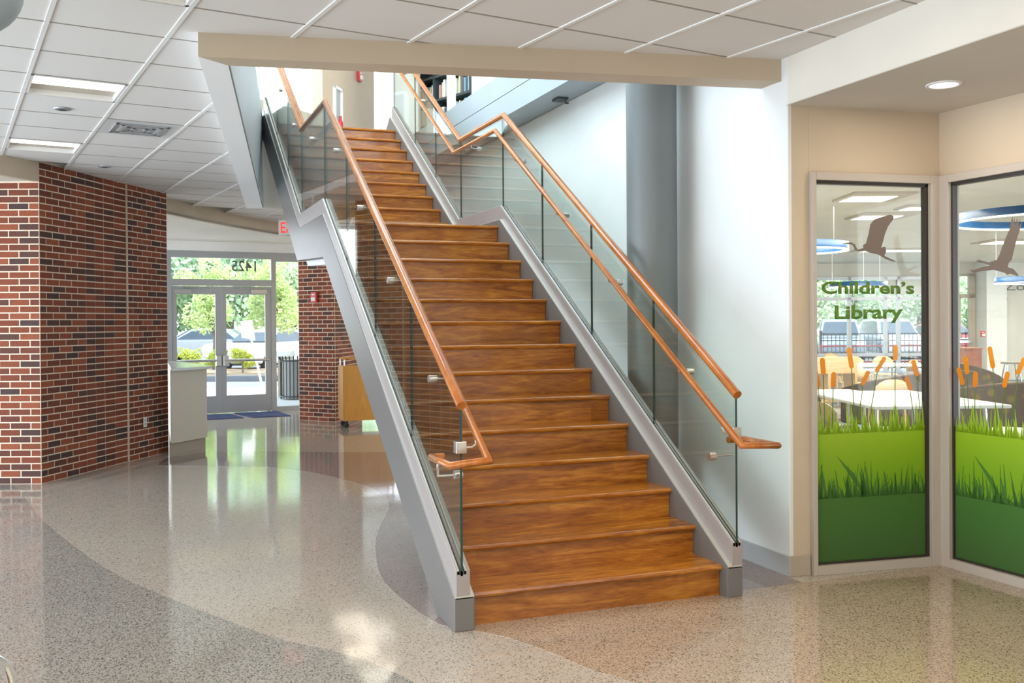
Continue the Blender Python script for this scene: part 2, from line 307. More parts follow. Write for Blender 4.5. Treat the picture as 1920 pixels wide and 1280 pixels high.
MB().ext(smooth(b3) + [(3.4, -2.6), (3.4, 0.1), (0.1, 0.05)], -0.01, 0.0012).build('terrazzo_field', 'terrazzo_tan', floor)
# ------------------------------------------------------------------ ceiling
ET = (0.987, 0.16); ES = (-0.16, 0.987); G = 0.61; T0 = -0.893; S0 = 0.28; ZC = 3.169
def gp(t, s): return (t * ET[0] + s * ES[0], t * ET[1] + s * ES[1])
OPEN = [(-2.771, 0.88), (0.619, 0.265), (0.64, 8.75), (-1.75, 8.12)]
sl = MB()
for P in subtract([(-9, -9), (0.62, -9), (0.62, 8.75), (2.6, 8.75), (2.6, 13.2), (-9, 13.2)], OPEN): sl.ext(P, ZC + 0.13, ZC + 0.2)
ceiling = struct(sl.build('ceiling', 'soffit_grey'))
def hidden(c):
    if c[1] < 8.4 and c[0] > 1.0: return True
    d = Vector((c[0] + 3.097, c[1] + 4.75)); f = d.x * FW.x + d.y * FW.y; r = d.x * RT.x + d.y * RT.y
    if f < 3.2 or abs(r) > 0.62 * f: return True
    for a, b in (((-4.6, 5.2), (-3.99, 5.92)), ((-3.99, 5.92), (-2.75, 8.3)), ((-2.75, 8.3), (-1.0, 11.1)), ((-1.0, 11.1), (0.6, 12.5))):
        if a[0] - .3 <= c[0] <= b[0] + .3 and (b[0] - a[0]) * (c[1] - a[1]) - (b[1] - a[1]) * (c[0] - a[0]) > 0.35: return True
    return c[0] < -4.7
LIGHTS = {(-4, 0): 1, (-4, 4): 1, (-4, 8): 1}; VENT = (-3, 6); REAR = {(4, 15), (4, 16), (3, 12), (3, 13)}
tile0 = None
for i in range(-7, 7):
    for j in range(-4, 20):
        t0, s0 = T0 + G * i, S0 + G * j; c = gp(t0 + G / 2, s0 + G / 2)
        if (i, j) in LIGHTS or (i, j) == VENT or (i, j) in REAR: continue
        if hidden(c): continue
        g = 0.004; cell = [gp(t0 + g, s0 + g), gp(t0 + G - g, s0 + g), gp(t0 + G - g, s0 + G - g), gp(t0 + g, s0 + G - g)]
        ps = subtract(cell, OPEN); whole = len(ps) == 1 and abs(area(ps[0]) - area(cell)) < 1e-4
        if c[1] < 8.3: ps = [clip(p, (0.62, -9), (0.62, 9), True) for p in ps]; whole = whole and max(p[0] for p in cell) < 0.62
        ps = [p for p in ps if area(p) > 1e-4]
        if not ps: continue
        if whole and tile0 is not None:
            o = tile0.copy(); C.objects.link(o); o.location = (c[0], c[1], 0); continue
        mb = MB()
        for p in ps: mb.ext([(q[0] - c[0], q[1] - c[1]) for q in p], ZC + 0.003, ZC + 0.02)
        o = mb.build('ceiling_tile', 'ceiling_tile', ceiling); o.location = (c[0], c[1], 0)
        if whole: tile0 = o
def tee(t0, t1, s0, s1, mt='grid_white', dz=0):
    P = [gp(t0, s0), gp(t1, s0), gp(t1, s1), gp(t0, s1)]; mb = MB(); k = 0
    for p in subtract(P, OPEN):
        if sum(q[1] for q in p) / len(p) < 8.3: p = clip(p, (0.62, -9), (0.62, 9), True)
        if area(p) > 1e-5: mb.ext(p, ZC - 0.004 + dz, ZC + 0.012); k += 1
    if k: mb.build('grid_bar', mt, ceiling)
for i in range(-7, 7): tee(T0 + G * i - .012, T0 + G * i + .012, S0 - 4 * G, S0 + 20 * G)
for j in range(-4, 20): tee(T0 - 7 * G, T0 + 6 * G, S0 + G * j - .007, S0 + G * j + .007, 'grid_shadow', .005)  # dark strips: shade of the tile joints put into their colour
def troffer(i, j, label, ns=1):
    c = gp(T0 + G * (i + .5), S0 + G * (j + ns / 2)); r = thing('ceiling_light', label, 'ceiling light', (c[0], c[1], ZC), math.atan2(ET[1], ET[0]), 'recessed square ceiling lights')
    h = G / 2 - .012; hs = G * ns / 2 - .012
    f = MB()
    for a in (-1, 1): f.box(min(a * h, a * (h - .02)), max(a * h, a * (h - .02)), -hs, hs, -0.002, 0.10); f.box(-h, h, min(a * hs, a * (hs - .02)), max(a * hs, a * (hs - .02)), -0.002, 0.10)
    f.build('frame', 'grid_white', r)
    MB().box(-h + .02, h - .02, -hs + .02, hs - .02, 0.036, 0.05).build('reflector_pan', 'lamp_pan', r)
    d = MB(); k = 9
    pr = [(-hs * .94 + hs * 1.14 * q / k, 0.024 - 0.022 * math.sin(math.pi * q / k)) for q in range(k + 1)]
    d.extx(pr + [(hs * .20, 0.034), (-hs * .94, 0.034)], -h + .03, h - .03)
    d.build('diffuser', 'lamp_glow', r); return r
troffer(-4, 0, 'recessed square ceiling light at the top edge, above the stair opening corner')
troffer(-4, 4, 'larger lit recessed ceiling light left of the stair opening')
troffer(-4, 8, 'lit recessed ceiling light nearest the brick wall corner')
troffer(4, 15, 'recessed ceiling light above the lobby behind the staircase, farther one', 2); troffer(3, 12, 'recessed ceiling light behind the staircase, nearer one', 2)
c = gp(T0 + G * (VENT[0] + .5), S0 + G * (VENT[1] + .5)); vt = thing('ceiling_vent', 'square louvred air vent in a grey metal ceiling panel', 'vent', (c[0], c[1], ZC), math.atan2(ET[1], ET[0]))
MB().box(-.295, .295, -.295, .295, -0.001, 0.012).build('panel', 'panel_grey', vt)
for k in range(4):
    a = .205 - k * .048; b = a - .026; f = MB(); z0, z1 = -0.012, -0.001 + 0.002 * k
    for q in (-1, 1): f.box(min(q * a, q * b), max(q * a, q * b), -a, a, z0, z1); f.box(-a, a, min(q * a, q * b), max(q * a, q * b), z0, z1)
    f.build('louvre', 'base_grey' if k % 2 else 'alum', vt)
for q, lb in (((-3.6, 3.19), 'round ceiling sensor beside the lit ceiling light'), ((-3.39, 5.95), 'round ceiling sensor above the brick wall')):
    t = thing('ceiling_sensor', lb, 'sensor', (q[0], q[1], ZC)); MB().lathe((0, 0), [(.06, 0.002), (.062, -.004), (.05, -.009)], 20).build('cover', 'alum', t); MB().cyl((0, 0), .03, -.011, -.008, 16).build('lens', 'shelf_dark', t)
# opening bulkheads
IL = [(-2.771, 0.88), (0.62, 0.265)]
bk = MB(); bk.ext([(-2.771, 0.88), (0.62, 0.265), (0.62, 0.475), (-2.599, 1.021)], 3.039, 4.02); struct(bk.build('wall_opening_front', 'beige_wall'))
bk = MB(); bk.ext([(-2.771, 0.88), (-2.599, 1.021), (-1.597, 7.96), (-1.779, 8.1)], 3.0392, 4.15); struct(bk.build('wall_opening_left', 'glare_white'))  # floor glare on this soffit is put into its whiter paint
bk = MB(); bk.ext([(-2.596, 1.03), (-2.588, 1.03), (-1.588, 7.93), (-1.594, 7.93)], 3.045, 4.16); struct(bk.build('trim_1', 'fascia_grey'))
bk = MB(); bk.ext([(-1.779, 8.1), (-1.597, 7.93), (0.62, 8.62), (0.62, 8.8)], 3.0394, 4.02); struct(bk.build('wall_opening_rear', 'cream_wall'))
# entry bulkhead and soffit
bc = [(-6.2, 4.45), (-4.284, 5.52), (-3.985, 5.90)]; rc = [(-2.74, 8.2), (-2.731, 8.5), (-2.35, 9.15), (-1.7, 10.15), (-0.996, 11.08), (0.24, 12.15), (1.4, 12.9)]
e_, n_, L_ = nrm(bc[1], bc[2]); off = lambda P, d: [(p[0] - .1 * d, p[1] + .1 * d) for p in P]
bk = MB()
for Pl in (bc, rc):
    for a, b in zip(Pl[:-1], Pl[1:]):
        e, n, L = nrm(a, b); bk.ext([a, b, (b[0] - n[0] * .06, b[1] - n[1] * .06), (a[0] - n[0] * .06, a[1] - n[1] * .06)], 2.985, 3.2)
struct(bk.build('wall_bulkhead', 'beige_wall'))
struct(MB().ext([(-6.2, 4.5), (-4.284, 5.55), (-4.0, 5.9), (-4.1, 9), (-6.2, 9)], 2.99, 3.02).build('ceiling_side', 'cream_wall'))
struct(MB().ext(rc + [(1.4, 13.6), (-2.8, 13.2)], 2.99, 3.02).build('ceiling_entry', 'cream_wall'))
# ------------------------------------------------------------------ walls around the stair
struct(MB().box(0.62, 0.74, 0.205, 8.25, 0, 3.59).build('wall_right', 'white_wall', bevel=0.006))
struct(MB().box(0.62, 1.0, -6, 0.205, 2.885, 3.6).build('wall_right_upper', 'cream_wall'))  # same paint as wall_right; its weaker light put into a creamier colour
struct(MB().box(0.62, 4, -6, 0.22, 2.88, 2.884).build('ceiling_alcove', 'soffit_grey'))
struct(MB().box(0.606, 0.62, 0.195, 8.2, 0, 0.125).build('baseboard_right', 'base_grey', bevel=0.003))
WA = (0.762, 0.192); eA, nA, LA = nrm(WA, (1.697, 0.089)); WB = (1.697, 0.089); eB, nB, LB = nrm(WB, (1.724, -0.507))
# nA points toward the lobby (front side), nB toward the lobby as well
al = MB(); al.pbox((0.622, 0.2075), eA, nA, 0, 0.14, 0, 2.88, 0, -.15); al.pbox(WA, eA, nA, -0.0, LA + .02, 2.475, 2.88, 0, -.15); struct(al.build('wall_alcove', 'beige_wall'))
struct(MB().pbox(WB, eB, nB, 0.0, 5.4, 2.475, 2.88, 0, -.15).pbox(WB, eB, nB, 1.45, 5.4, 0, 2.475, 0, -.15).build('wall_alcove_side', 'beige_wall'))
struct(MB().pbox((0.622, 0.2075), eA, nA, -0.015, 0.135, 0, 0.125, 0.0, 0.013).build('baseboard_alcove', 'base_tan', bevel=0.003))
# grey column beside the stair
struct(MB().lathe((0.36, 1.43), [(.18, 0), (.18, 4.6)], 48).build('column', 'steel_grey'))
# second floor edge on the right
fs = MB(); fs.box(0.30, 0.62, 0.6, 8.2, 3.59, 3.80); fs.box(0.30, 0.62, 0.6, 8.2, 3.808, 4.03); fs.box(0.31, 0.62, 0.6, 8.2, 3.795, 3.81)
struct(fs.build('trim_2', 'fascia_grey'))
t = thing('wall_bracket', 'small dark bracket tucked under the grey upper floor edge', 'bracket', (0.50, 3.35, 3.59)); MB().box(-.05, .05, -.07, .07, -.02, 0).build('plate', 'shelf_dark', t); MB().tube([(0.03, -.05, -.02), (0.03, -.05, -.05), (.06, -.05, -.05)], .008, 8).build('hook', 'shelf_dark', t)
# ------------------------------------------------------------------ upper storey
uf = MB(); uf.box(-9, -2.7, -3, 14, 3.85, 4.025); uf.box(-2.7, 0.3, -3, 0.62, 3.85, 4.02)
uf.ext([(-2.7, 8.2), (-1.75, 8.15), (0.62, 8.75), (0.62, 14), (-2.7, 14)], 3.85, 4.025); uf.box(0.62, 20, -6, 17, 3.85, 4.025); uf.ext([(-1.6, 7.475), (0.1, 7.475), (0.3, 8.7), (-1.6, 8.1)], 3.9, 3.98)
struct(uf.build('floor_upper', 'cream_wall'))
struct(MB().box(-4.5, 9, -2, 14, 7.4, 7.6).build('ceiling_upper', 'white_paint'))
uw = (-0.684, 8.75); eu, nu, _ = nrm(uw, (0.52, 10.55)); struct(MB().pbox(uw, eu, nu, 0, 2.0, 4.02, 7.4, 0, -.15).build('wall_upper_rear', 'beige_wall'))
struct(MB().pbox(uw, eu, nu, 2.05, 3.0, 4.02, 7.4, .25, .1).build('wall_upper_far', 'cream_wall'))
O2 = (-0.684 + nu[0] * 0, 8.75)
cb = thing('extinguisher_cabinet', 'white framed fire extinguisher cabinet on the upper beige wall', 'cabinet', (0, 0, 0)); co = (uw[0] + eu[0] * .36, uw[1] + eu[1] * .36)
f = MB(); f.pbox(co, eu, nu, 0, .30, 4.15, 4.19, 0, .03); f.pbox(co, eu, nu, 0, .30, 4.90, 4.94, 0, .03); f.pbox(co, eu, nu, 0, .05, 4.15, 4.94, 0, .03); f.pbox(co, eu, nu, .25, .30, 4.15, 4.94, 0, .03); f.build('frame', 'white_paint', cb)
MB().pbox(co, eu, nu, .05, .25, 4.19, 4.90, .004, .008).build('back_panel', 'base_grey', cb); q = (co[0] + eu[0] * .15 + nu[0] * .05, co[1] + eu[1] * .15 + nu[1] * .05)
MB().lathe(q, [(.04, 4.22), (.04, 4.42), (.02, 4.48), (.02, 4.52)], 14).build('extinguisher', 'red', cb)
def strobe(name, label, O, e, n, z, s=1.0):
    t = thing(name, label, 'alarm', (O[0], O[1], z)); MB().pbox((0, 0), e, n, -.06 * s, .06 * s, -.085 * s, .085 * s, 0, .045 * s).build('body', 'red', t, bevel=.008); MB().pbox((0, 0), e, n, -.03 * s, .045 * s, -.06 * s, -.0 * s, .045 * s, .065 * s).build('lens', 'sign_white', t)
    MB().pbox((0, 0), e, n, -.03 * s, .03 * s, .03 * s, .05 * s, .045 * s, .05 * s).build('grille', 'sign_white', t); return t
strobe('fire_alarm', 'red fire alarm strobe high on the upper beige wall', (uw[0] + eu[0] * 1.33, uw[1] + eu[1] * 1.33), eu, nu, 5.30)
# upper window wall, left rear
uwin = sempty('window_3'); a = (-5.4, 11.2); b = (-0.62, 9.35); e, n, L = nrm(a, b)
f = MB(); f.pbox(a, e, n, 0, L, 4.02, 4.30, -.06, .06); f.pbox(a, e, n, 0, L, 7.2, 7.4, -.06, .06)
for u in (0, 1.5, 3.0, 4.2, L - .06): f.pbox(a, e, n, u, u + .06, 4.3, 7.2, -.05, .05)
f.build('window_frame', 'white_paint', uwin)
for u0, u1 in ((.06, 1.5), (1.56, 3.0), (3.06, 4.2), (4.26, L - .06)): MB().pbox(a, e, n, u0, u1, 4.3, 7.2, -.003, .003).build('glass_pane', 'pane_glass', uwin)
# upper guard along the opening
gd = thing('glass_guard', 'clear glass guard standing along the left edge of the stair opening', 'guard'); a = (-2.68, 1.0); b = (-1.68, 7.9); e, n, L = nrm(a, b); k = 5
for i in range(k): MB().pbox(a, e, n, L * i / k + .01, L * (i + 1) / k - .01, 4.1, 5.1, -.006, .006).build('glass_panel', 'glass', gd)
MB().tube([(a[0], a[1], 5.11), (b[0], b[1], 5.11)], .022, 10).build('handrail', 'steel', gd)
ug = thing('glass_guard', 'clear glass guard on the upper floor to the left behind the stair top', 'guard'); a = (-1.62, 8.15); b = (-0.9, 8.4); e, n, L = nrm(a, b)
for i in range(2): MB().pbox(a, e, n, L * i / 2 + .01, L * (i + 1) / 2 - .01, 4.05, 5.05, -.006, .006).build('glass_panel', ['glass'], ug)
# upper right: partition, column, bookcase
struct(MB().box(1.30, 1.42, 2, 8.2, 4.02, 7.4).build('wall_upper_right', 'white_wall'))
struct(MB().ext([(.86, 7.93), (.97, 7.9), (1.0, 8.02), (.89, 8.05)], 4.02, 7.4).build('column_upper', 'white_paint'))
struct(MB().ext([(0.25, 9.3), (.75, 9.0), (.8, 9.06), (.3, 9.36)], 4.02, 7.4).build('wall_upper_panel', 'white_wall'))
a = (0.70, 9.92); b = (1.34, 8.32); e, n, L = nrm(a, b); bkc = thing('bookcase', 'tall dark bookcase full of pale books on the upper floor', 'bookcase')
f = MB(); f.pbox(a, e, n, 0, L, 4.03, 6.3, -.32, -.30); f.build('back_panel', 'shelf_dark', bkc)
for u in (0, L / 2 - .015, L - .03): MB().pbox(a, e, n, u, u + .03, 4.03, 6.3, -.3, .0).build('side_panel', 'shelf_dark', bkc)
SH = (4.12, 4.47, 4.82, 5.17, 5.52)
for z in SH: MB().pbox(a, e, n, .03, L - .03, z, z + .035, -.3, .0).build('shelf', 'shelf_dark', bkc)
for z in SH[1:3]:
    u = .05
    while u < L - .12:
        wd = random.uniform(.022, .05); h = random.uniform(.20, .27)
        if not (L / 2 - .06 < u < L / 2 + .03) and random.random() > .06:
            bq = random.randrange(7); bkn = ('cream', 'blue', 'teal', 'white', 'dark', 'rose', 'sand')[bq]
            o = MB().pbox(a, e, n, u, u + wd - .004, z + .0355, z + .0355 + h, -.25, -.04 - random.uniform(0, .03)).build('book', BOOK[bq]); tag(o, '%s book in the %s row, %s half of the dark upper bookcase' % (bkn, ('', 'lower', 'upper')[SH.index(z)], 'left' if u < L / 2 else 'right'), 'book', 'books in the upper bookcase')
        u += wd
# house seen through the upper window
hs = sempty('roof_gable'); O = (-2.8, 19.5); e, n, L = nrm((-2.8, 19.5), (4.8, 18.6))
MB().pbox(O, e, n, 0, 7.6, 3.4, 5.6, -4, 0).build('wall_gable', 'siding_tan', hs)
r = MB(); fq = lambda u, d, z: (O[0] + e[0] * u + n[0] * d, O[1] + e[1] * u + n[1] * d, z)
r.add([fq(-.4, .4, 5.55), fq(8, .4, 5.55), fq(8, -4.4, 5.55), fq(-.4, -4.4, 5.55), fq(1.6, -2, 7.45), fq(2.2, -2, 7.45), fq(-.4, .4, 5.4), fq(8, .4, 5.4), fq(8, -4.4, 5.4), fq(-.4, -4.4, 5.4)], [[0, 1, 5, 4], [1, 2, 5], [2, 3, 4, 5], [3, 0, 4], [0, 6, 7, 1], [1, 7, 8, 2], [2, 8, 9, 3], [3, 9, 6, 0], [6, 9, 8, 7]]); r.build('roof', 'roof_tan', hs)
# ------------------------------------------------------------------ the staircase
st = thing('staircase', 'wooden staircase with a landing, grey steel stringers and glass balustrades', 'staircase')
R_, T_ = 0.175, 0.28; YU = 14 * T_ + 1.2512
def nose_y(k): return (k - 1) * T_ + (1.2512 if k > 14 else 0)
def line(y): return 0.175 + .625 * y if y < 4.3 else 15 * R_ + .625 * (y - YU)
for k in range(1, 24):
    y = nose_y(k); z = k * R_; nxt = YU if k == 14 else (y + T_ if k < 23 else y + .35)
    pr = [(y + .012, z), (y + .004, z - .004), (y, z - .015), (y + .004, z - .026), (y + .012, z - .03), (nxt + .03, z - .03), (nxt + .03, z)]
    o = MB().extx(pr, -1.502, 0.002).build('landing_platform' if k == 14 else 'tread', 'stair_wood', st)
    MB().box(-1.5, 0.0, y + .03, y + .05, z - R_, z - .03).build('riser', 'stair_wood', st)
sf = MB(); pr = [(.32, .05), (3.62, 2.14), (5.06, 2.2), (7.9, 3.98), (7.9, 3.92), (5.08, 2.14), (3.64, 2.08), (.38, .02)]
sf.extx(pr, -1.5, 0); sf.build('stair_soffit', 'white_paint', st)
def ztop(y): return min(line(y) + .167, 2.64) if y < 4.3 else max(15 * R_ + .625 * (y - YU) + .167, 2.64)
YA, YB = 3.678, 4.928; YT = 7.72
top = [(-.05, line(-.05) + .167), (YA, 2.64), (YB, 2.64), (YT, 15 * R_ + .625 * (YT - YU) + .167)]
low = [(y, z - .132) for y, z in top]; low[0] = (-.05, .178); low[1] = (YA - .06 * 1, 2.505); low[2] = (YB - .03, 2.505)
body = [(-.05, 0), (.25, 0), (3.60, 2.13), (5.04, 2.19), (7.95, 3.99), (7.95, 4.1)] + [(YT, low[3][1])] + [low[2], low[1], low[0]]
for sd, (bx0, bx1, cx0, cx1, gx) in enumerate(((0.003, 0.104, 0.033, 0.104, 0.066), (-1.612, -1.503, -1.602, -1.527, -1.572))):
    MB().extx(body, bx0, bx1).build('stringer', 'stringer_grey', st, bevel=.006)
    # stepped return bead below the cap
    MB().extx([(y, z + .002) for y, z in low] + [(y, z - .012) for y, z in low[::-1]], bx0 + .004, bx1 - .004).build('cap_bead', 'shoe', st)
    MB().extx(top + low[::-1], cx0, cx1).build('curb_cap', 'cap_grey', st, bevel=.003)
    for s_ in (-1, 1):
        a, b = sorted((gx + s_ * .0075, gx + s_ * .0145)); MB().extx([(y - .001, z + .004) for y, z in top] + [(y - .001, z - .02) for y, z in top[::-1]], a, b).build('gasket', 'gasket', st)
        a, b = sorted((gx + s_ * .0145, gx + s_ * .024)); MB().extx([(y, z + .003) for y, z in top] + [(y, z - .02) for y, z in top[::-1]], a, b).build('glazing_shoe', 'shoe', st)
    br = [-.05, .887, 1.817, 2.751, YA, YB, 5.83, 6.69, YT]
    for y0, y1 in zip(br[:-1], br[1:]):
        a, b = y0 + (.0 if y0 < 0 else .004), y1 - .004; g = MB()
        zt = lambda y: (line(y) + 1.0 if y < YA + .001 else (3.468 if y < YB + .003 else 15 * R_ + .625 * (y - YU) + 1.0))
        zb = lambda y: (line(y) + .14 if y < YA + .001 else (2.61 if y < YB + .003 else 15 * R_ + .625 * (y - YU) + .14))
        if y0 == YA: zt = lambda y: 3.455; zb = lambda y: 2.61
        if y0 == YB: zt = lambda y: 15 * R_ + .625 * (y - YU) + 1.0; zb = lambda y: 15 * R_ + .625 * (y - YU) + .14
        x0, x1 = gx - .0065, gx + .0065; P = [(a, zb(a)), (b, zb(b)), (b, zt(b)), (a, zt(a))]
        v0 = [(x0, y, z) for y, z in P]; v1 = [(x1, y, z) for y, z in P]
        g.add(v0 + v1, [[3, 2, 1, 0], [4, 5, 6, 7]], False, 0); g.add(v0 + v1, [[i, (i + 1) % 4, 4 + (i + 1) % 4, 4 + i] for i in range(4)], False, 1)
        g.build('glass_panel', ['glass', 'glass_edge'], st)
    rz_ = lambda y: line(y) + 1.012
    MB().tube([(gx, -.065, .175 - .625 * .065 + 1.012), (gx, 3.648, 3.468), (gx, 4.94, 3.468), (gx, 7.75, 15 * R_ + .625 * (7.75 - YU) + 1.012)], .026, 16).build('handrail', 'rail_wood', st)
    ix = -0.015 if sd == 0 else -1.485; ox = .215 if sd == 0 else -1.68; yo = -.16
    A = (ix, -.22, .885)
    path = [(gx + (.045 if sd == 0 else -.045),   .10, .872), (ox, .10, .872), (ox, -.22, .872), A, (ix, 3.664, 3.325), (ix, 4.91, 3.325), (ix, 7.75, 5.10)]
    MB().tube(path, .0195, 14).build('grab_rail', 'rail_wood', st)
    s_ = -1 if sd == 0 else 1
    for yb in (.45, 1.38, 2.28, 3.18, 4.35, 5.45, 6.35, 7.2):
        zr = .885 + (yb + .22) * (3.325 - .885) / 3.884 if yb < 3.6 else (3.325 if yb < 4.9 else 3.325 + (yb - 4.91) * .625)
        b = MB(); zc = zr - .05
        b.tube([(gx + s_ * .008, yb, zc), (ix - s_ * .02, yb, zc), (ix - s_ * .004, yb, zc + .006), (ix, yb, zc + .035)], .0055, 8)
        br_ = b.build('bracket', 'steel', st); d = MB()
        d.tube([(gx - .024, yb, zc), (gx + .024, yb, zc)], .021, 16); d.build('clamp_disc', 'steel', br_)
    b = MB(); b.tube([(gx + s_ * .015, -.03, .93), (ix - s_ * .02, -.03, .93), (ix, -.03, .945), (ix, -.03, .965)], .0055, 8); br_ = b.build('bracket', 'steel', st)
    MB().box(gx - .028, gx + .028, -.062, -.012, .905, .965).build('clamp_block', 'steel', br_, bevel=.003)
    b = MB(); b.tube([(gx, .0, .79), (ox, .0, .79), (ox, .0, .85)] if sd else [(gx, -.0, .80), (gx - .13, .0, .80)], .006, 8); br_ = b.build('bracket', 'steel', st)
    dd = MB(); q = gx if sd else gx - .13; dd.tube([(q - .02, 0, .79 if sd else .80), (q + .02, 0, .79 if sd else .80)], .023, 16); dd.build('clamp_disc', 'steel', br_)
# ------------------------------------------------------------------ brick walls
P0 = (-3.991, 5.911); P1 = (-2.748, 7.972); eb, nb, Lb = nrm(P0, P1); CH = .0677; BH = .0557
def brick_mesh(L):
    mb = MB(); h = .004; x0, x1, y0, y1, z0, z1 = .006, L - .006, 0, .0035, 0, BH       # front face slightly inset: worn edge
    a = [(x0, y0 - .03, z0), (x1, y0 - .03, z0), (x1, y0 - .03, z1), (x0, y0 - .03, z1)]; b = [(x0, y1 - .003, z0), (x1, y1 - .003, z0), (x1, y1 - .003, z1), (x0, y1 - .003, z1)]; c = [(x0 + .002, y1, z0 + .002), (x1 - .002, y1, z0 + .002), (x1 - .002, y1, z1 - .002), (x0 + .002, y1, z1 - .002)]
    fsx = [[8, 9, 10, 11]]
    for i in range(4): j = (i + 1) % 4; fsx += [[i, j, 4 + j, 4 + i], [4 + i, 4 + j, 8 + j, 8 + i]]
    mb.add(a + b + c, fsx); return mb
BM = {}
def brick_face(O, e, n, segs, zmax, parent, single, many):
    rz = math.atan2(e[1], e[0]); lump = MB(); nrows = int(zmax / CH)
    sgn = 1 if (e[0] * n[1] - e[1] * n[0]) > 0 else -1
    for r in range(nrows + 1):
        z = r * CH + .005
        if z + BH > zmax: break
        for (u0, u1, v, mode) in segs:
            cuts = [u0]
            if mode == 'bond':
                u = u0 + (.1015 if r % 2 else .203)
                while u < u1 - .05: cuts.append(u); u += .203
            cuts.append(u1)
            for a, b in zip(cuts[:-1], cuts[1:]):
                L = round(b - a, 3)
                ox, oy = O[0] + e[0] * a + n[0] * v, O[1] + e[1] * a + n[1] * v
                if single(a, r):
                    if L not in BM:
                        o = brick_mesh(L).build('brick', 'brick_single', parent); BM[L] = o
                    else:
                        o = BM[L].copy(); C.objects.link(o); o.parent = parent
                    o.location = (ox, oy, z); o.rotation_euler = (0, 0, rz); o.scale = (1, sgn, 1)
                else:
                    bm_ = brick_mesh(L); ct, sn = e
                    lump.add([(ox + x * ct + y * n[0], oy + x * sn + y * n[1], z + zz) for x, y, zz in bm_.v], bm_.f)
    if lump.v: stuff(lump.build('brick', 'brick_many', parent))
def pier(name, polys, z):
    mb = MB()
    for p in polys: mb.ext(p, 0, z)
    return struct(mb.build(name, 'mortar'))
inn = lambda u, v: (P0[0] + eb[0] * u + nb[0] * v, P0[1] + eb[1] * u + nb[1] * v)
segs = [(0, .758, 0, 'bond'), (.758, .929, -.005, 'one'), (.929, 1.10, -.010, 'one'), (1.10, 1.30, -.012, 'one'), (1.30, 1.55, -.02, 'one'), (1.55, Lb, 0, 'bond')]
we = pier('wall_entry', [[inn(u0, v), inn(u1, v), inn(u1, -.4), inn(u0, -.4)] for u0, u1, v, _ in segs], 3.2)
brick_face(P0, eb, nb, segs, 3.2, we, lambda a, r: a < 1.0, True)
PL = (P0[0] - .933 * 1.6, P0[1] + .359 * 1.6); el, nl, Ll = nrm(PL, P0)
wlft = pier('wall_left', [[PL, P0, (P0[0] + .3, P0[1] + .8), (PL[0] + .3, PL[1] + .8)]], 3.0)
brick_face(PL, el, nl, [(Ll - 7 * .203 - .1, Ll, 0, 'bond')], 3.0, wlft, lambda a, r: a > Ll - .75, True)
t = thing('wall_outlet', 'small white electrical outlet low on the brick wall', 'outlet', (0, 0, 0)); co = inn(1.857, .013)
MB().pbox(co, eb, nb, -.036, .036, .365, .48, 0, .006).build('cover_plate', 'sign_white', t, bevel=.002); MB().pbox(co, eb, nb, -.015, .015, .43, .462, .006, .009).build('socket', 'alum', t); MB().pbox(co, eb, nb, -.015, .015, .382, .414, .006, .009).build('socket', 'alum', t)
# far brick pier beside the entrance
Q0 = (-0.645, 11.288); Q1 = (-0.169, 10.688); Q2 = (0.55, 12.05); Q3 = (-0.2, 12.9); eq, nq, Lq = nrm(Q0, Q1); er, nr, Lr = nrm(Q1, Q2)
wf = pier('wall_pier', [[Q0, Q1, Q2, Q3]], 3.0)
brick_face(Q0, eq, nq, [(0, Lq, 0, 'bond')], 3.0, wf, lambda a, r: False, True); brick_face(Q1, er, nr, [(0, Lr, 0, 'bond')], 3.0, wf, lambda a, r: False, True)
strobe('fire_alarm', 'red fire alarm strobe on the far brick pier beside the entrance', (-0.417 + nq[0] * .014, 10.989 + nq[1] * .014), eq, nq, 1.985)
# ------------------------------------------------------------------ storefront entrance
SA = (-2.602, 12.951); es, ns_, Ls = nrm(SA, (-0.395, 13.174))
def spb(mb, u0, u1, z0, z1, d0=-.05, d1=.05): return mb.pbox(SA, es, ns_, u0, u1, z0, z1, d0, d1)
d1 = sempty('window_4'); f = MB()
for u0, u1, z0, z1 in ((-.3, .055, 0, 2.83), (.055, 1.755, 2.72, 2.83), (.055, 1.755, 2.235, 2.345), (1.755, 1.84, 0, 2.83), (1.84, 2.9, 2.68, 2.83), (1.84, 2.9, 0, .08)): spb(f, u0, u1, z0, z1)
f.build('window_frame', 'alum', d1)
spb(MB(), .055, 1.755, 2.345, 2.72, -.004, .004).build('transom_pane', 'pane_glass', d1); spb(MB(), 1.84, 2.9, .08, 2.68, -.004, .004).build('side_pane', 'pane_glass', d1)
text('1425', 'lettering', SA, es, ns_, 1.50, 1.08, 2.495, 2.685, 'text_grey', d1, 0.012, -.006)
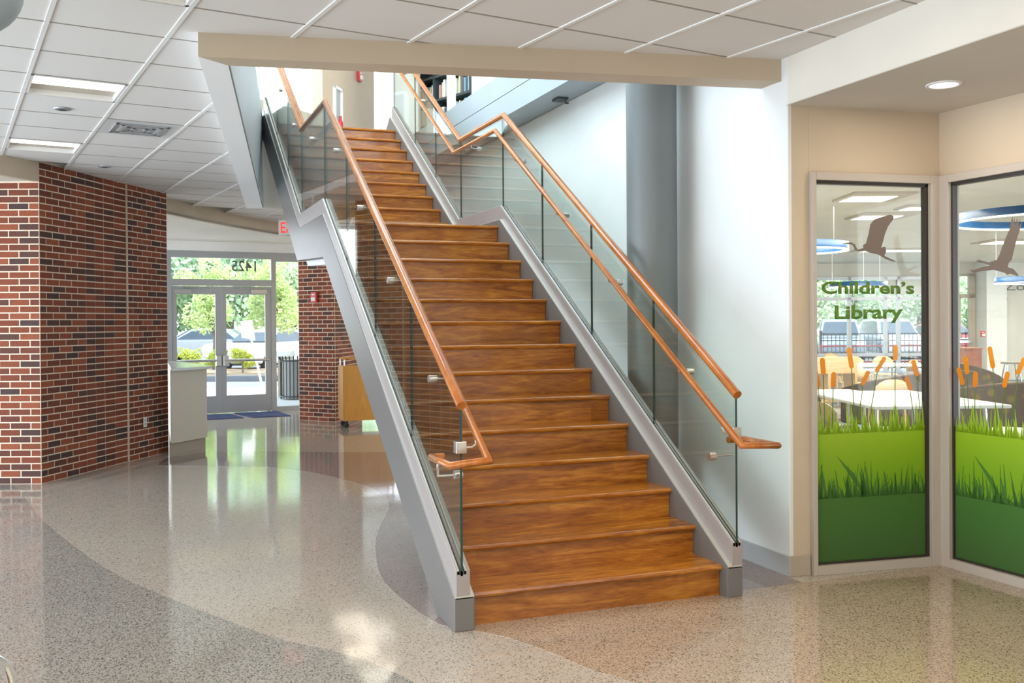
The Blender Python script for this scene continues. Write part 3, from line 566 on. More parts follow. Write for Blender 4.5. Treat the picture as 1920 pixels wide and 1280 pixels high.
def leaf_door(name, u0, u1, flip):
    d = sempty(name); f = MB(); x = .08
    spb(f, u0, u0 + x, .01, 2.225, -.025, .025); spb(f, u1 - x - .02, u1, .01, 2.225, -.025, .025); spb(f, u0 + x, u1 - x - .02, .01, .31, -.025, .025); spb(f, u0 + x, u1 - x - .02, 2.085, 2.225, -.025, .025)
    f.build('door_frame', 'alum', d); spb(MB(), u0 + x, u1 - x - .02, .31, 2.085, -.003, .003).build('door_pane', 'pane_glass', d)
    b = MB(); b.tube([(SA[0] + es[0] * u + ns_[0] * .075, SA[1] + es[1] * u + ns_[1] * .075, .93) for u in (u0 + .04, u1 - .04)], .024, 10); pb = b.build('push_bar', 'steel', d)
    k = u1 - .06 if not flip else u0 + .06; spb(MB(), k - .045, k + .045, .83, 1.02, .025, .095).build('lock_case', 'steel', pb, bevel=.008)
    k = u0 + .2 if not flip else u1 - .2; cl = MB(); spb(cl, k - .16, k + .12, 2.10, 2.17, .025, .085); c2 = cl.build('door_closer', 'steel', d); a = MB(); a.tube([(SA[0] + es[0] * (k + q) + ns_[0] * .07, SA[1] + es[1] * (k + q) + ns_[1] * .07, 2.195) for q in ((0, .42) if not flip else (0, -.42))], .008, 6); a.build('closer_arm', 'steel', c2)
leaf_door('door_1', .06, .885, False); leaf_door('door_2', .89, 1.75, True)
struct(spb(MB(), -.6, 3.2, 2.83, 3.0, -.04, .2).build('wall_entry_head', 'white_paint'))
for (pts, lb) in (([(-2.2, 11.95), (-1.45, 12.0), (-1.62, 12.85), (-2.35, 12.75)], 'dark blue entrance mat in front of the left door'), ([(-1.30, 12.0), (-.68, 12.02), (-.78, 13.02), (-1.52, 12.9)], 'dark blue entrance mat in front of the right door')):
    o = MB().ext(pts, 0.001, .010).build('door_mat', 'navy'); tag(o, lb, 'mat')
# exit sign
ex = thing('exit_sign', 'white exit sign with red letters hung below the ceiling', 'sign', (0, 0, 0)); XO = (-1.335, 8.40); ee = (RT.x, RT.y); en = (-ee[1], ee[0]); ee_n = (-FW.x, -FW.y)
nn = ee_n
MB().pbox(XO, ee, nn, 0, .33, 2.735, 2.935, -.02, .02).build('panel', 'sign_white', ex, bevel=.004); text('EXIT', 'lettering', XO, ee, nn, .03, .30, 2.765, 2.905, 'red_text', ex, .012, .022)
MB().tube([(XO[0] + ee[0] * .16, XO[1] + ee[1] * .16, 2.93), (XO[0] + ee[0] * .16, XO[1] + ee[1] * .16, ZC)], .012, 8).build('stem', 'sign_white', ex)
# desk
dk = thing('reception_desk', 'cream reception desk with a pale counter top behind the brick wall', 'desk')
fp = [(-2.722, 7.70), (-2.275, 8.22)]; back = [(-2.50, 9.4), (-2.70, 10.3)]
MB().ext(fp + back, .13, 1.0).build('panel', 'desk_cream', dk); MB().ext([(x - .02, y + .025) for x, y in fp] + back, 0, .13).build('toe_kick', 'base_tan', dk)
MB().ext([(-2.72, 7.645), (-2.28, 8.12), (-2.205, 8.22), (-2.21, 8.32), (-2.42, 9.5), (-2.66, 10.42), (-2.70, 10.3)], 1.0, 1.035).build('counter_top', 'counter', dk, bevel=.006)
# book cart
ct = thing('book_cart', 'orange wood book cart on black casters beside the brick pier', 'cart', (-0.247, 9.689, 0), -0.03)
MB().box(.0, .78, 0, .44, .11, .93).build('cabinet_body', 'cart_wood', ct, bevel=.006); MB().box(.0, .78, -.001, .001, .12, .92).build('front_panel', 'cart_wood', ct)
for x in (.03, .75):
    for y in (.03, .41): MB().tube([(x, y, .93), (x, y, 1.03)], .011, 10).build('post', 'steel', ct)
rl = MB(); rl.tube([(.0, .03, 1.035), (.78, .03, 1.035)], .014, 8); rl.tube([(.0, .41, 1.035), (.78, .41, 1.035)], .014, 8); rl.tube([(.03, .0, 1.035), (.03, .44, 1.035)], .014, 8); rl.build('top_rail', 'cart_wood', ct)
for x in (.06, .72):
    for y in (.06, .38):
        c_ = MB(); c_.tube([(x, y - .014, .037), (x, y + .014, .037)], .037, 14); cs = c_.build('caster', 'rubber', ct); MB().box(x - .02, x + .02, y - .022, y + .022, .06, .115).build('caster_fork', 'black', cs)
# ------------------------------------------------------------------ glazed alcove windows with decals
def decal_window(idx, O, e, n, L, us, heron, cats, lettering, rs):
    w_ = sempty('window_%d' % idx); f = MB(); P = lambda u0, u1, z0, z1, d0=-.06, d1=.04: f.pbox(O, e, n, u0, u1, z0, z1, d0, d1)
    u0, u1 = us
    P(0, u0, 0, 2.475); P(u1, u1 + .10, 0, 2.475); P(u0, u1, 0, .058); P(u0, u1, 2.425, 2.475); f.build('window_frame', 'frame_taupe', w_, bevel=.003)
    b = MB()
    for a in ((u0, u0 + .012, .058, 2.425), (u1 - .022, u1, .058, 2.425), (u0, u1, .058, .07), (u0, u1, 2.405, 2.425)): b.pbox(O, e, n, *a, -.03, .012)
    b.build('glazing_bead', 'frame_dark', w_)
    MB().pbox(O, e, n, u0, u1, .06, 2.42, -.012, -.006).build('glass_pane', 'pane_glass', w_)
    random.seed(rs)
    g = MB(); g.pbox(O, e, n, u0, u1, .36, .86, -.0055, -.0035)
    def blade(mb, u, z0, h, wd, lean, d0):
        mb.plane(O, e, n, [(max(u0, u - wd), z0), (min(u1, u + wd), z0), (min(u1, max(u0, u + lean * .4 + wd * .45)), z0 + h * .55), (min(u1, max(u0, u + lean)), z0 + h)], d0, d0 + .002)
    u = u0 + .005
    while u < u1:
        blade(g, u, .86, random.uniform(.03, .12) if random.random() > .25 else random.uniform(.10, .22), random.uniform(.006, .013), random.uniform(-.025, .025), -.0055); u += random.uniform(.005, .011)
    g.build('light_grass_decal', 'grass_light', w_)
    g = MB(); g.pbox(O, e, n, u0, u1, .06, .46, -.0032, -.0012); u = u0 + .005
    while u < u1:
        blade(g, u, .46, random.uniform(.04, .14) if random.random() > .25 else random.uniform(.12, .24), random.uniform(.006, .013), random.uniform(-.04, .04), -.0032); u += random.uniform(.006, .012)
    blade(g, u0 + .36, .46, .26, .008, -.2, -.0032)
    g.build('dark_grass_decal', 'grass_dark', w_)
    h = MB(); h.plane(O, e, n, heron, -.0055, -.0035); h.build('heron_decal', 'heron', w_)
    for i in range(0, len(cats), 2):
        (ua, za), (ub, zb_) = cats[i], cats[i + 1]; c_ = MB(); wd = .017; k = 6; ring = []
        for q in range(k + 1): t_ = math.pi * q / k; ring.append((ua + wd * math.cos(t_), za - wd + wd * math.sin(t_)))
        for q in range(k + 1): t_ = math.pi + math.pi * q / k; ring.append((ub + wd * math.cos(t_), zb_ + wd + wd * math.sin(t_)))
        ring = [(min(u1, max(u0, a)), z) for a, z in ring]
        c_.plane(O, e, n, ring, -.0055, -.0035); c_.build('cattail_decal', 'cattail', w_)
        s_ = MB(); du = (ub - ua) * 1.6; s_.plane(O, e, n, [(ub - .003, zb_), (ub + .003, zb_), (ub + du + .003, .86), (ub + du - .003, .86)], -.0055, -.004); s_.build('stem_decal', 'stem_green', w_)
    if lettering:
        text("Children\u2019s", 'lettering', O, e, n, .088, .752, 1.727, 1.806, 'text_green', w_, .030, -.004); text('Library', 'lettering', O, e, n, .18, .667, 1.545, 1.657, 'text_green', w_, .030, -.004)
    return w_
H1 = [(.224, 2.039), (.296, 2.05), (.326, 2.036), (.333, 2.019), (.347, 2.002), (.387, 2.016), (.383, 2.033), (.405, 2.045), (.424, 2.104), (.437, 2.163), (.468, 2.196), (.529, 2.215), (.579, 2.227), (.604, 2.218), (.603, 2.201), (.56, 2.149), (.541, 2.106), (.528, 2.063), (.513, 2.019), (.541, 2.025), (.55, 1.998), (.54, 1.977), (.534, 1.968), (.59, 1.945), (.621, 1.932), (.602, 1.931), (.54, 1.95), (.491, 1.976), (.442, 1.984), (.393, 1.997), (.356, 1.993), (.326, 2.001), (.318, 2.019), (.308, 2.033), (.278, 2.038)]
H2 = [(.269, 1.919), (.294, 1.928), (.325, 1.918), (.362, 1.908), (.422, 1.92), (.441, 1.952), (.476, 2.031), (.512, 2.099), (.52, 2.138), (.53, 2.168), (.535, 2.122), (.543, 2.166), (.547, 2.116), (.564, 2.164), (.559, 2.113), (.581, 2.152), (.57, 2.104), (.596, 2.131), (.575, 2.078), (.558, 2.034), (.54, 1.976), (.523, 1.916), (.499, 1.892), (.496, 1.872), (.534, 1.86), (.568, 1.823), (.562, 1.816), (.511, 1.834), (.493, 1.827), (.475, 1.84), (.398, 1.862), (.313, 1.858), (.25, 1.851), (.225, 1.873), (.256, 1.868), (.313, 1.882), (.374, 1.889), (.325, 1.906), (.294, 1.912)]
C1 = [(.092, 1.334), (.098, 1.228), (.042, 1.265), (.061, 1.152), (.171, 1.245), (.166, 1.147), (.279, 1.396), (.296, 1.263), (.412, 1.248), (.379, 1.155), (.529, 1.335), (.481, 1.236), (.614, 1.407), (.611, 1.307), (.745, 1.31), (.768, 1.204), (.695, 1.205), (.719, 1.115)]
C2 = [(.138, 1.264), (.166, 1.154), (.191, 1.336), (.201, 1.223), (.263, 1.244), (.26, 1.146), (.369, 1.4), (.389, 1.267), (.491, 1.254), (.47, 1.156), (.601, 1.341), (.564, 1.237)]
decal_window(1, WA, eA, nA, LA, (.03, .845), H1, C1, True, 3); decal_window(2, WB, eB, nB, 4, (.10, 1.35), H2, C2, False, 5)
dl = thing('downlight', 'round lit downlight in the alcove soffit above the glass', 'ceiling light', (1.127, -0.52, 2.88)); MB().lathe((0, 0), [(.095, 0.003), (.095, -.006), (.078, -.008), (.075, 0.004)], 32, cap=False).build('trim_ring', 'white_paint', dl); MB().cyl((0, 0), .08, -.004, .002, 32).build('lens', 'lamp_warm', dl)
# ------------------------------------------------------------------ children's reading room behind the glass
struct(MB().ext([(.76, .25), (1.75, .05), (1.75, -5), (22, -5), (22, 20), (.76, 20)], -.12, 0.0).build('floor_reading_room', 'carpet'))
kc = MB(); kc.box(.76, 22, .25, 18, 3.0, 3.06); kc.box(1.78, 22, -5, .25, 3.0, 3.06); struct(kc.build('ceiling_reading_room', 'cream_wall'))
FO = street(25 * (1480 - 960) / 1829, 25).to_2d(); fe = (RT.x, RT.y); e2 = Vector(fe).normalized(); e2 = (e2.x, e2.y); n2 = (e2[1], -e2[0])
mpx = 25 / 1829.
U = lambda px: (px - 1480) * mpx
wk = MB(); wk.pbox(FO, e2, n2, -9, U(1660), 2.66, 3.0, -.2, 0); wk.pbox(FO, e2, n2, U(1660), U(1786), 2.2, 3.0, -.2, 0); wk.pbox(FO, e2, n2, U(1786), U(1826), 2.72, 3.0, -.2, 0); wk.pbox(FO, e2, n2, U(1826), U(2600), 0, 3.0, -.2, 0); wk.pbox(FO, e2, n2, -9, U(1790), 0, .12, -.2, 0); wk.pbox(FO, e2, n2, U(1740), U(1796), 0, 3, -.2, 0)
struct(wk.build('wall_reading_room', 'cream_wall'))
struct(MB().pbox(FO, e2, n2, U(1829), U(1866), 0, 3.0, .0, .6).build('column_reading_room', 'white_wall'))
w5 = sempty('window_5'); f = MB(); g = MB()
for px in (1400, 1460, 1527, 1592, 1660, 1684, 1736): f.pbox(FO, e2, n2, U(px) - .04, U(px) + .04, .12, 2.66, -.06, .06)
for z in (2.58, 2.06, .62, .14): f.pbox(FO, e2, n2, -2, U(1738), z, z + .08, -.06, .06)
f.build('window_frame', 'alum', w5); MB().pbox(FO, e2, n2, -2, U(1738), .14, 2.62, -.004, .004).build('glass_pane', 'pane_glass', w5)
d3 = sempty('door_3'); f = MB()
for u0, u1, z0, z1 in ((U(1796), U(1800), 0, 2.15), (U(1816), U(1827), 0, 2.72), (U(1796), U(1827), 2.1, 2.2), (U(1796), U(1827), 0, .3), (U(1796), U(1827), 2.66, 2.72)): f.pbox(FO, e2, n2, u0, u1, z0, z1, -.05, .05)
f.build('door_frame', 'frame_taupe', d3); MB().pbox(FO, e2, n2, U(1800), U(1816), .3, 2.1, -.004, .004).build('door_pane', 'pane_glass', d3); MB().pbox(FO, e2, n2, U(1796), U(1822), .95, 1.02, .05, .1).build('push_bar', 'steel', d3)
def kp(px, b, z=0): return street((px - 960) * b / 1829, b, z)
p = kp(1883, 24.9); strobe('fire_alarm', 'red fire alarm strobe below the wall lettering in the reading room', (p.x, p.y), e2, n2, 2.02, 1.0)
p = kp(1842, 24.3); strobe('fire_alarm', 'red pull station on the pale column in the reading room', (p.x, p.y), e2, n2, 1.19, 0.9)
zs = sempty('wall_lettering'); WO = kp(1884, 24.85).to_2d(); text('Zone', 'lettering', WO, e2, n2, 0, .95, 2.28, 2.48, 'text_grey', zs, 0, .005)
def panel_light(px, b, wd, dp, label):
    p = kp(px, b, 3.0); t = thing('ceiling_light', label, 'ceiling light', p, SYAW); f = MB(); f.box(-wd, wd, -dp, dp, -.025, 0); f.build('frame', 'lamp_pan', t); MB().box(-wd * .8, wd * .62, -dp * .35, dp * .9, -.03, -.024).build('diffuser', 'lamp_glow', t)
panel_light(1640, 11.3, .36, .38, 'bright square ceiling light highest in the left glass pane'); panel_light(1655, 13.4, .38, .40, 'bright square ceiling light behind the heron on the left pane'); panel_light(1735, 12.4, .3, .25, 'ceiling light cut by the right edge of the left pane'); panel_light(1690, 20, .9, .4, 'faint far ceiling light above the lettering on the left pane')
panel_light(1925, 18, .8, .5, 'far ceiling light above the right pane heron')
def ring_lamp(px, b, z, r, label):
    p = kp(px, b, z); t = thing('ring_lamp', label, 'pendant lamp', p)
    MB().lathe((0, 0), [(r, -.03), (r, .05), (r - .02, .05), (r - .02, -.03)], 56, cap=False).build('blue_band', 'blue', t); MB().lathe((0, 0), [(r, -.03), (r + .003, -.045), (r - .04, -.045), (r - .045, -.03)], 56, cap=False).build('light_ring', 'lamp_warm', t)
    for a in range(3):
        c_, s_ = math.cos(a * 2.094), math.sin(a * 2.094); MB().tube([(r * .97 * c_, r * .97 * s_, .05), (r * .97 * c_, r * .97 * s_, 2.98 - z)], .004, 6).build('cable', 'steel', t)
ring_lamp(1480, 11.3, 2.40, .66, 'blue rimmed ring pendant at the left edge of the left pane'); ring_lamp(1975, 10.2, 2.62, .98, 'large blue ring pendant at the top of the right pane'); ring_lamp(1935, 14.5, 2.13, .5, 'small blue ring pendant by the wall lettering'); ring_lamp(1610, 17, 2.17, .48, 'blue ring pendant behind the green lettering')
def table(px, b, rz, lx, ly, z, label, mt='table_white', grp=None):
    t = thing('reading_table', label, 'table', kp(px, b), SYAW + rz, grp)
    MB().ext([(-lx, -ly), (lx, -ly), (lx * .9, ly), (-lx * .9, ly)], z - .035, z).build('table_top', mt, t, bevel=.01)
    for a in (-1, 1):
        for c_ in (-1, 1): MB().tube([(a * lx * .85, c_ * ly * .8, 0), (a * lx * .8, c_ * ly * .75, z - .035)], .022, 8).build('leg', 'steel', t)
    return t
table(1680, 10.7, .05, .70, 1.05, .71, 'large pale reading table nearest the left glass pane'); table(1640, 18.5, .2, .75, .5, .72, 'pale table among wooden chairs in front of the far windows'); table(1548, 13.2, 0, .5, .4, .60, 'low pale table between the nearest table and the wooden chairs')
def chair(px, b, rz, label, first=None, grp=None):
    if first is not None: return dup(first, kp(px, b), SYAW + rz, label, grp)
    t = thing('wooden_chair', label, 'chair', kp(px, b), SYAW + rz, grp)
    MB().ext([(-.2, -.2), (.2, -.2), (.19, .2), (-.19, .2)], .42, .445).build('seat', 'light_wood', t, bevel=.008)
    k = 8; bk_ = MB(); vs = []
    for q in range(k + 1):
        a = -1 + 2 * q / k; y = .19 + .05 * (1 - a * a)
        h = .80 - .09 * abs(a) ** 3
        vs += [(a * .21, y, .56), (a * .21, y + .02, h), (a * .21, y + .014, .56), (a * .21, y + .034, h)]
    fs_ = []
    for q in range(k):
        o = q * 4; fs_ += [[o, o + 4, o + 5, o + 1], [o + 2, o + 3, o + 7, o + 6], [o + 1, o + 5, o + 7, o + 3], [o, o + 2, o + 6, o + 4]]
    fs_ += [[0, 1, 3, 2], [4 * k, 4 * k + 2, 4 * k + 3, 4 * k + 1]]
    bk_.add(vs, fs_, True); bk_.build('backrest', 'light_wood', t)
    for a in (-1, 1): MB().tube([(a * .18, -.18, 0), (a * .17, -.17, .43)], .014, 8).build('leg', 'light_wood', t); MB().tube([(a * .18, .22, 0), (a * .17, .18, .43), (a * .16, .215, .62)], .014, 8).build('leg', 'light_wood', t)
    return t
ch = chair(1578, 9.25, 1.9, 'light wooden chair pulled up to the left end of the nearest pale table')
for px, b, rz, lb in ((1662, 12.7, 3.1, 'light wooden chair behind the nearest pale table'), (1597, 17.6, 1.4, 'leftmost light wooden chair at the far table'), (1612, 20.2, .2, 'light wooden chair behind the far table, left one'), (1660, 20.2, -.1, 'light wooden chair behind the far table, right one'), (1690, 18.6, -1.5, 'light wooden chair at the right end of the far table'), (1570, 22.3, .4, 'light wooden chair by the far window at left'), (1610, 16.0, 2.6, 'light wooden chair beside the low pale table')): chair(px, b, rz, lb, ch)
mc = thing('mesh_chair', 'grey mesh back chair at the left end of the nearest pale table', 'chair', kp(1543, 10.3), SYAW + 2.0)
MB().ext([(-.22, -.2), (.22, -.2), (.2, .2), (-.2, .2)], .43, .47).build('seat', 'mesh_grey', mc, bevel=.01); b_ = MB(); k = 8; vs = []
for q in range(k + 1): a = -1 + 2 * q / k; y = .2 + .05 * (1 - a * a); vs += [(a * .24, y, .52), (a * .23, y + .05, .84 - .07 * abs(a) ** 3), (a * .24, y + .01, .52), (a * .23, y + .06, .84 - .07 * abs(a) ** 3)]
fs_ = []
for q in range(k): o = q * 4; fs_ += [[o, o + 4, o + 5, o + 1], [o + 2, o + 3, o + 7, o + 6], [o + 1, o + 5, o + 7, o + 3], [o, o + 2, o + 6, o + 4]]
b_.add(vs, fs_, True); b_.build('backrest', 'mesh_grey', mc)
for a in (-1, 1): MB().tube([(a * .22, -.2, 0), (a * .2, 0, .43), (a * .22, .22, 0)], .012, 8).build('leg_frame', 'steel', mc)
def sofa(px, b, rz, r, label):
    t = thing('curved_sofa', label, 'sofa', kp(px, b), SYAW + rz); k = 16
    def arc(r0, r1, z0, z1f, nm, mt, a0=.15, a1=math.pi - .15):
        vs = []
        for q in range(k + 1):
            a = a0 + (a1 - a0) * q / k; z1 = z1f(q / k)
            for rr, z in ((r0, z0), (r0, z1), (r1, z1), (r1, z0)): vs.append((rr * math.cos(a), rr * math.sin(a), z))
        fs = [[q * 4 + i, q * 4 + (i + 1) % 4, q * 4 + 4 + (i + 1) % 4, q * 4 + 4 + i] for q in range(k) for i in range(4)] + [[0, 1, 2, 3], [4 * k + 3, 4 * k + 2, 4 * k + 1, 4 * k]]
        MB().add(vs, fs, False).build(nm, mt, t, bevel=.02)
    arc(r, r + .14, .0, lambda s: .52 + .30 * math.sin(math.pi * s), 'backrest', 'sofa_cloth', -.1, math.pi + .1); arc(r * .45, r, .0, lambda s: .43, 'seat', 'sofa_cloth', .05, math.pi - .05); arc(r * .97, r + .0, .43, lambda s: .50 + .27 * math.sin(math.pi * s), 'back_cushion', 'olive', 0, math.pi)
    return t
sofa(1690, 15.2, 3.5, .95, 'dark curved sofa with olive inside behind the nearest pale table'); sofa(1900, 12.6, 3.0, 1.0, 'large dark patterned curved sofa in the right pane'); sofa(1808, 17.6, 2.2, .55, 'dark curved sofa behind the yellow stool')
p = kp(1821, 13.6); t = thing('cube_stool', 'yellow cube stool left of the patterned sofa', 'stool', p, .3); MB().box(-.14, .14, -.14, .14, .05, .44).build('cushion', 'yellow', t, bevel=.02); MB().box(-.12, .12, -.12, .12, 0, .05).build('base', 'black', t)
t = thing('round_stool', 'olive round stool behind the yellow cube stool', 'stool', kp(1826, 16.0)); MB().lathe((0, 0), [(.14, .05), (.16, .1), (.16, .42), (.13, .46)], 24).build('cushion', 'olive', t); MB().cyl((0, 0), .12, 0, .05, 20).build('base', 'black', t)
t = thing('low_table', 'low white round table beside the yellow cube stool', 'table', kp(1800, 12.9)); MB().cyl((0, 0), .2, .44, .47, 28).build('table_top', 'table_white', t); MB().cyl((0, 0), .03, 0, .44, 12).build('leg', 'steel', t)
t = thing('ottoman', 'cream round cushion in front of the patterned sofa', 'ottoman', kp(1893, 10.9)); MB().lathe((0, 0), [(.2, 0), (.22, .1), (.22, .30), (.18, .34)], 24).build('cushion', 'table_white', t)
t = thing('wood_cabinet', 'reddish brown wooden cabinet beside the reading room door', 'cabinet', kp(1815, 18.9), SYAW); MB().box(-.17, .17, -.2, .2, .06, .98).build('cabinet_body', 'dark_wood', t); MB().box(-.18, .18, -.22, .22, .98, 1.01).build('top_panel', 'dark_wood', t); MB().box(-.16, .16, -.19, .19, 0, .06).build('plinth', 'black', t)
t = thing('high_stool', 'tall backless stool with splayed legs against the far wall', 'stool', kp(1896, 17), SYAW); MB().cyl((0, 0), .17, .78, .81, 24).build('seat', 'mesh_grey', t)
for a in range(4): c_, s_ = math.cos(a * 1.57 + .6), math.sin(a * 1.57 + .6); MB().tube([(.26 * c_, .26 * s_, 0), (.12 * c_, .12 * s_, .78)], .013, 8).build('leg', 'steel', t)
t = thing('wood_shelf', 'low light wooden shelf unit at the left of the reading room', 'shelf', kp(1548, 15.2), SYAW + .1); MB().box(-.5, .42, -.2, .2, .74, .98).build('top_box', 'light_wood', t)
for x in (-.5, -.05, .38): MB().box(x, x + .04, -.2, .2, 0, .74).build('side_panel', 'light_wood', t)
MB().box(-.46, .38, -.2, .2, .3, .34).build('shelf_board', 'light_wood', t)
# ------------------------------------------------------------------ outdoors
struct(MB().ext([(-90, 13.4), (90, 13.4), (90, 130), (-90, 130)], -.3, -.03).build('ground', 'concrete'))
struct(MB().ext([(20.2, -60), (90, -60), (90, 13.4), (20.2, 13.4)], -.3, -.03).build('ground', 'concrete'))
def strip(a0, a1, b0, b1, z, nm, mt): q = [street(a0, b0), street(a1, b0), street(a1, b1), street(a0, b1)]; return struct(MB().ext([(p.x, p.y) for p in q], -.03, z).build(nm, mt))
strip(-40, -2, 27.0, 27.4, .12, 'kerb', 'kerb'); strip(-40, -2, 27.4, 33, .08, 'planting_bed', 'mulch'); strip(-60, 60, 34, 52, -.02, 'road', 'asphalt'); strip(-80, 80, 52, 100, 0, 'lawn', 'lawn')
def foliage(name, R, H, zc, n, mt, parent, size):
    mb = MB()
    cl = [(random.gauss(0, .42) * R, random.gauss(0, .42) * R, zc + random.gauss(0, .40) * H, random.uniform(.3, .5) * R) for _ in range(16)]
    for i in range(n):
        c_ = random.choice(cl); d = Vector((random.gauss(0, 1), random.gauss(0, 1), random.gauss(0, 1))).normalized() * c_[3] * random.uniform(.7, 1.05)
        p = Vector(c_[:3]) + d; u = Vector((random.gauss(0, 1), random.gauss(0, 1), random.gauss(0, 1))).normalized(); v_ = u.orthogonal().normalized(); s_ = size * random.uniform(.6, 1.4)
        if p.z < .05: p.z = .05 + random.random() * .1
        mb.add([p - u * s_, p + v_ * s_ * .6, p + u * s_, p - v_ * s_ * .6], [[0, 1, 2, 3]])
    me_ = mb.build(name, mt, parent); return stuff(me_)
random.seed(11)
def tree(a, b, R, H, zc, mt, label, group, n=1500, size=.22):
    t = thing('tree', label, 'tree', street(a, b, -.03), 0, group)
    MB().tube([(0, 0, 0), (.05, .02, zc * .5), (.0, 0, zc)], .02 + R * .06, 9).build('trunk', 'bark', t)
    for k in range(4): a_ = k * 1.6 + .4; MB().tube([(0, 0, zc * .55), (R * .4 * math.cos(a_), R * .4 * math.sin(a_), zc + H * .1)], .05, 6).build('branch', 'bark', t)
    foliage('foliage', R, H, zc, n, mt, t, size); return t
big = tree(-20.8, 58, 4.2, 3.2, 4.0, 'leaf_deep', 'large dark tree beyond the lawn at the left edge of the entrance glass', None, 6500, .17)
for a, b, q, lb in ((-16.8, 58, 1.1, 'large dark tree beyond the lawn behind the left door'), (-13.2, 60, 1.35, 'large dark tree beyond the lawn behind the sidelight'), (-15.5, 69, 1.6, 'tallest dark tree farthest behind the right door'), (19, 58, 1.05, 'dark tree beyond the parking lot at the left of the reading room windows'), (24, 60, 1.15, 'dark tree beyond the parking lot at the right of the reading room windows'), (23, 72, 1.5, 'tallest dark tree farthest behind the reading room windows'), (29.5, 61, 1.1, 'dark tree seen through the reading room door')):
    o = dup(big, street(a, b, -.03), random.uniform(0, 6), lb); o.scale = (q, q, q)
yt = tree(-9.75, 31.9, .95, 1.25, 2.3, 'leaf_bright', 'young bright green tree seen through the left door', None, 4500, .055)
dup(yt, street(-7.55, 30.5, -.03), 2.0, 'young bright green tree seen through the right door')
kt = tree(13.6, 46, 2.3, 1.9, 3.3, 'leaf_mid', 'light green tree behind the fence at the left edge of the reading room windows', None, 5000, .09)
for a, b, s, lb in ((16.6, 48, 1.05, 'light green tree behind the fence, second from the left'), (19.2, 46, .95, 'light green tree behind the fence, third from the left'), (21.7, 50, 1.1, 'light green tree behind the fence glimpsed through the reading room door')): o = dup(kt, street(a, b, -.03), random.uniform(0, 6), lb); o.scale = (s, s, s)
sd = tree(-8.9, 40, 1.5, 1.9, 2.9, 'leaf_mid', 'light green tree behind the sidelight beside the brick pier', None, 5000, .075)
bs = thing('bush', 'leftmost yellow green bush seen through the left door', 'bush', street(-11.1, 31.2, .05), 0, 'bushes in the planting bed'); foliage('foliage', .36, .30, .40, 1300, 'leaf_bush', bs, .035)
MB().tube([(0, 0, 0), (0, 0, .4)], .03, 6).build('stem', 'bark', bs)
for a, lb in ((-10.5, 'yellow green bush right of the leftmost one behind the left door'), (-9.75, 'yellow green bush behind the meeting stiles of the doors'), (-8.9, 'yellow green bush left of the road sign behind the right door'), (-8.2, 'yellow green bush right of the road sign post behind the right door')): dup(bs, street(a, 29.6 + random.uniform(-.2, .2), .05), random.uniform(0, 6), lb)
def car(a, b, rz, col, label, first=None, suv=False):
    t = thing('car', label, 'car', street(a, b, -.02), SYAW + rz); h = 1.62 if suv else 1.42; wl_ = .88
    low_ = [(-2.25, .32), (-2.28, .62), (-2.2, .82), (-1.2, .92), (1.0, .94), (1.9, .90), (2.22, .80), (2.27, .5), (2.2, .28), (1.75, .25), (1.65, .45), (1.45, .60), (1.2, .60), (1.0, .45), (.92, .25), (-.98, .25), (-1.05, .45), (-1.25, .6), (-1.5, .6), (-1.7, .45), (-1.8, .25)]
    mb = MB(); mb.gen([(x, -wl_, z) for x, z in low_], [(x, wl_, z) for x, z in low_]); mb.build('body', col, t, bevel=.06)
    c0 = [(-1.25, .9), (-.45, h - .05), (.2, h), (1.15 if not suv else 1.75, h - .06), (1.75 if not suv else 2.1, .92)]
    mb = MB(); mb.gen([(x, -wl_ * (.92 if z < 1 else .72), z) for x, z in c0], [(x, wl_ * (.92 if z < 1 else .72), z) for x, z in c0]); mb.build('cabin', col, t, bevel=.05)
    w0 = [(-.98, .97), (-.42, h - .13), (.15, h - .09), (.95 if not suv else 1.55, h - .13), (1.35 if not suv else 1.78, .97)]
    mb = MB(); mb.gen([(x, -wl_ * (.915 if z < 1 else .775), z) for x, z in w0], [(x, wl_ * (.915 if z < 1 else .775), z) for x, z in w0]); mb.build('side_window', 'car_window', t)
    mb = MB(); ff = [(-1.14, .99), (-.60, h - .12)]; mb.gen([(ff[0][0] - .05, -.7, ff[0][1]), (ff[1][0] - .05, -.58, ff[1][1]), (ff[1][0] - .05, .58, ff[1][1]), (ff[0][0] - .05, .7, ff[0][1])], [(ff[0][0], -.7, ff[0][1]), (ff[1][0], -.58, ff[1][1]), (ff[1][0], .58, ff[1][1]), (ff[0][0], .7, ff[0][1])]); mb.build('windscreen', 'car_window', t)
    for x in (-1.38, 1.32):
        for y in (-.8, .8):
            mb = MB(); mb.tube([(x, y - .1, .3), (x, y + .1, .3)], .31, 18); wh = mb.build('wheel', 'rubber', t); mb = MB(); mb.tube([(x, y - .105, .3), (x, y + .105, .3)], .17, 14); mb.build('hubcap', 'alum', wh)
    for y in (-.68, .68): MB().box(2.2, 2.29, y - .16, y + .16, .62, .76).build('tail_light', 'red', t); MB().box(-2.28, -2.2, y - .16, y + .16, .6, .72).build('headlight', 'sign_white', t)
    return t
car(-13.2, 42, .1, 'car_silver', 'pale silver car parked behind the bushes, left through the doors'); car(-9.6, 38, .15, 'car_white', 'white car parked behind the bushes, right through the doors'); car(-9.4, 45.5, 1.2, 'car_blue', 'dark blue car behind the sidelight beside the brick pier', suv=True); car(-8.6, 34.2, 1.3, 'car_white', 'white car with a red tail light low behind the sidelight')
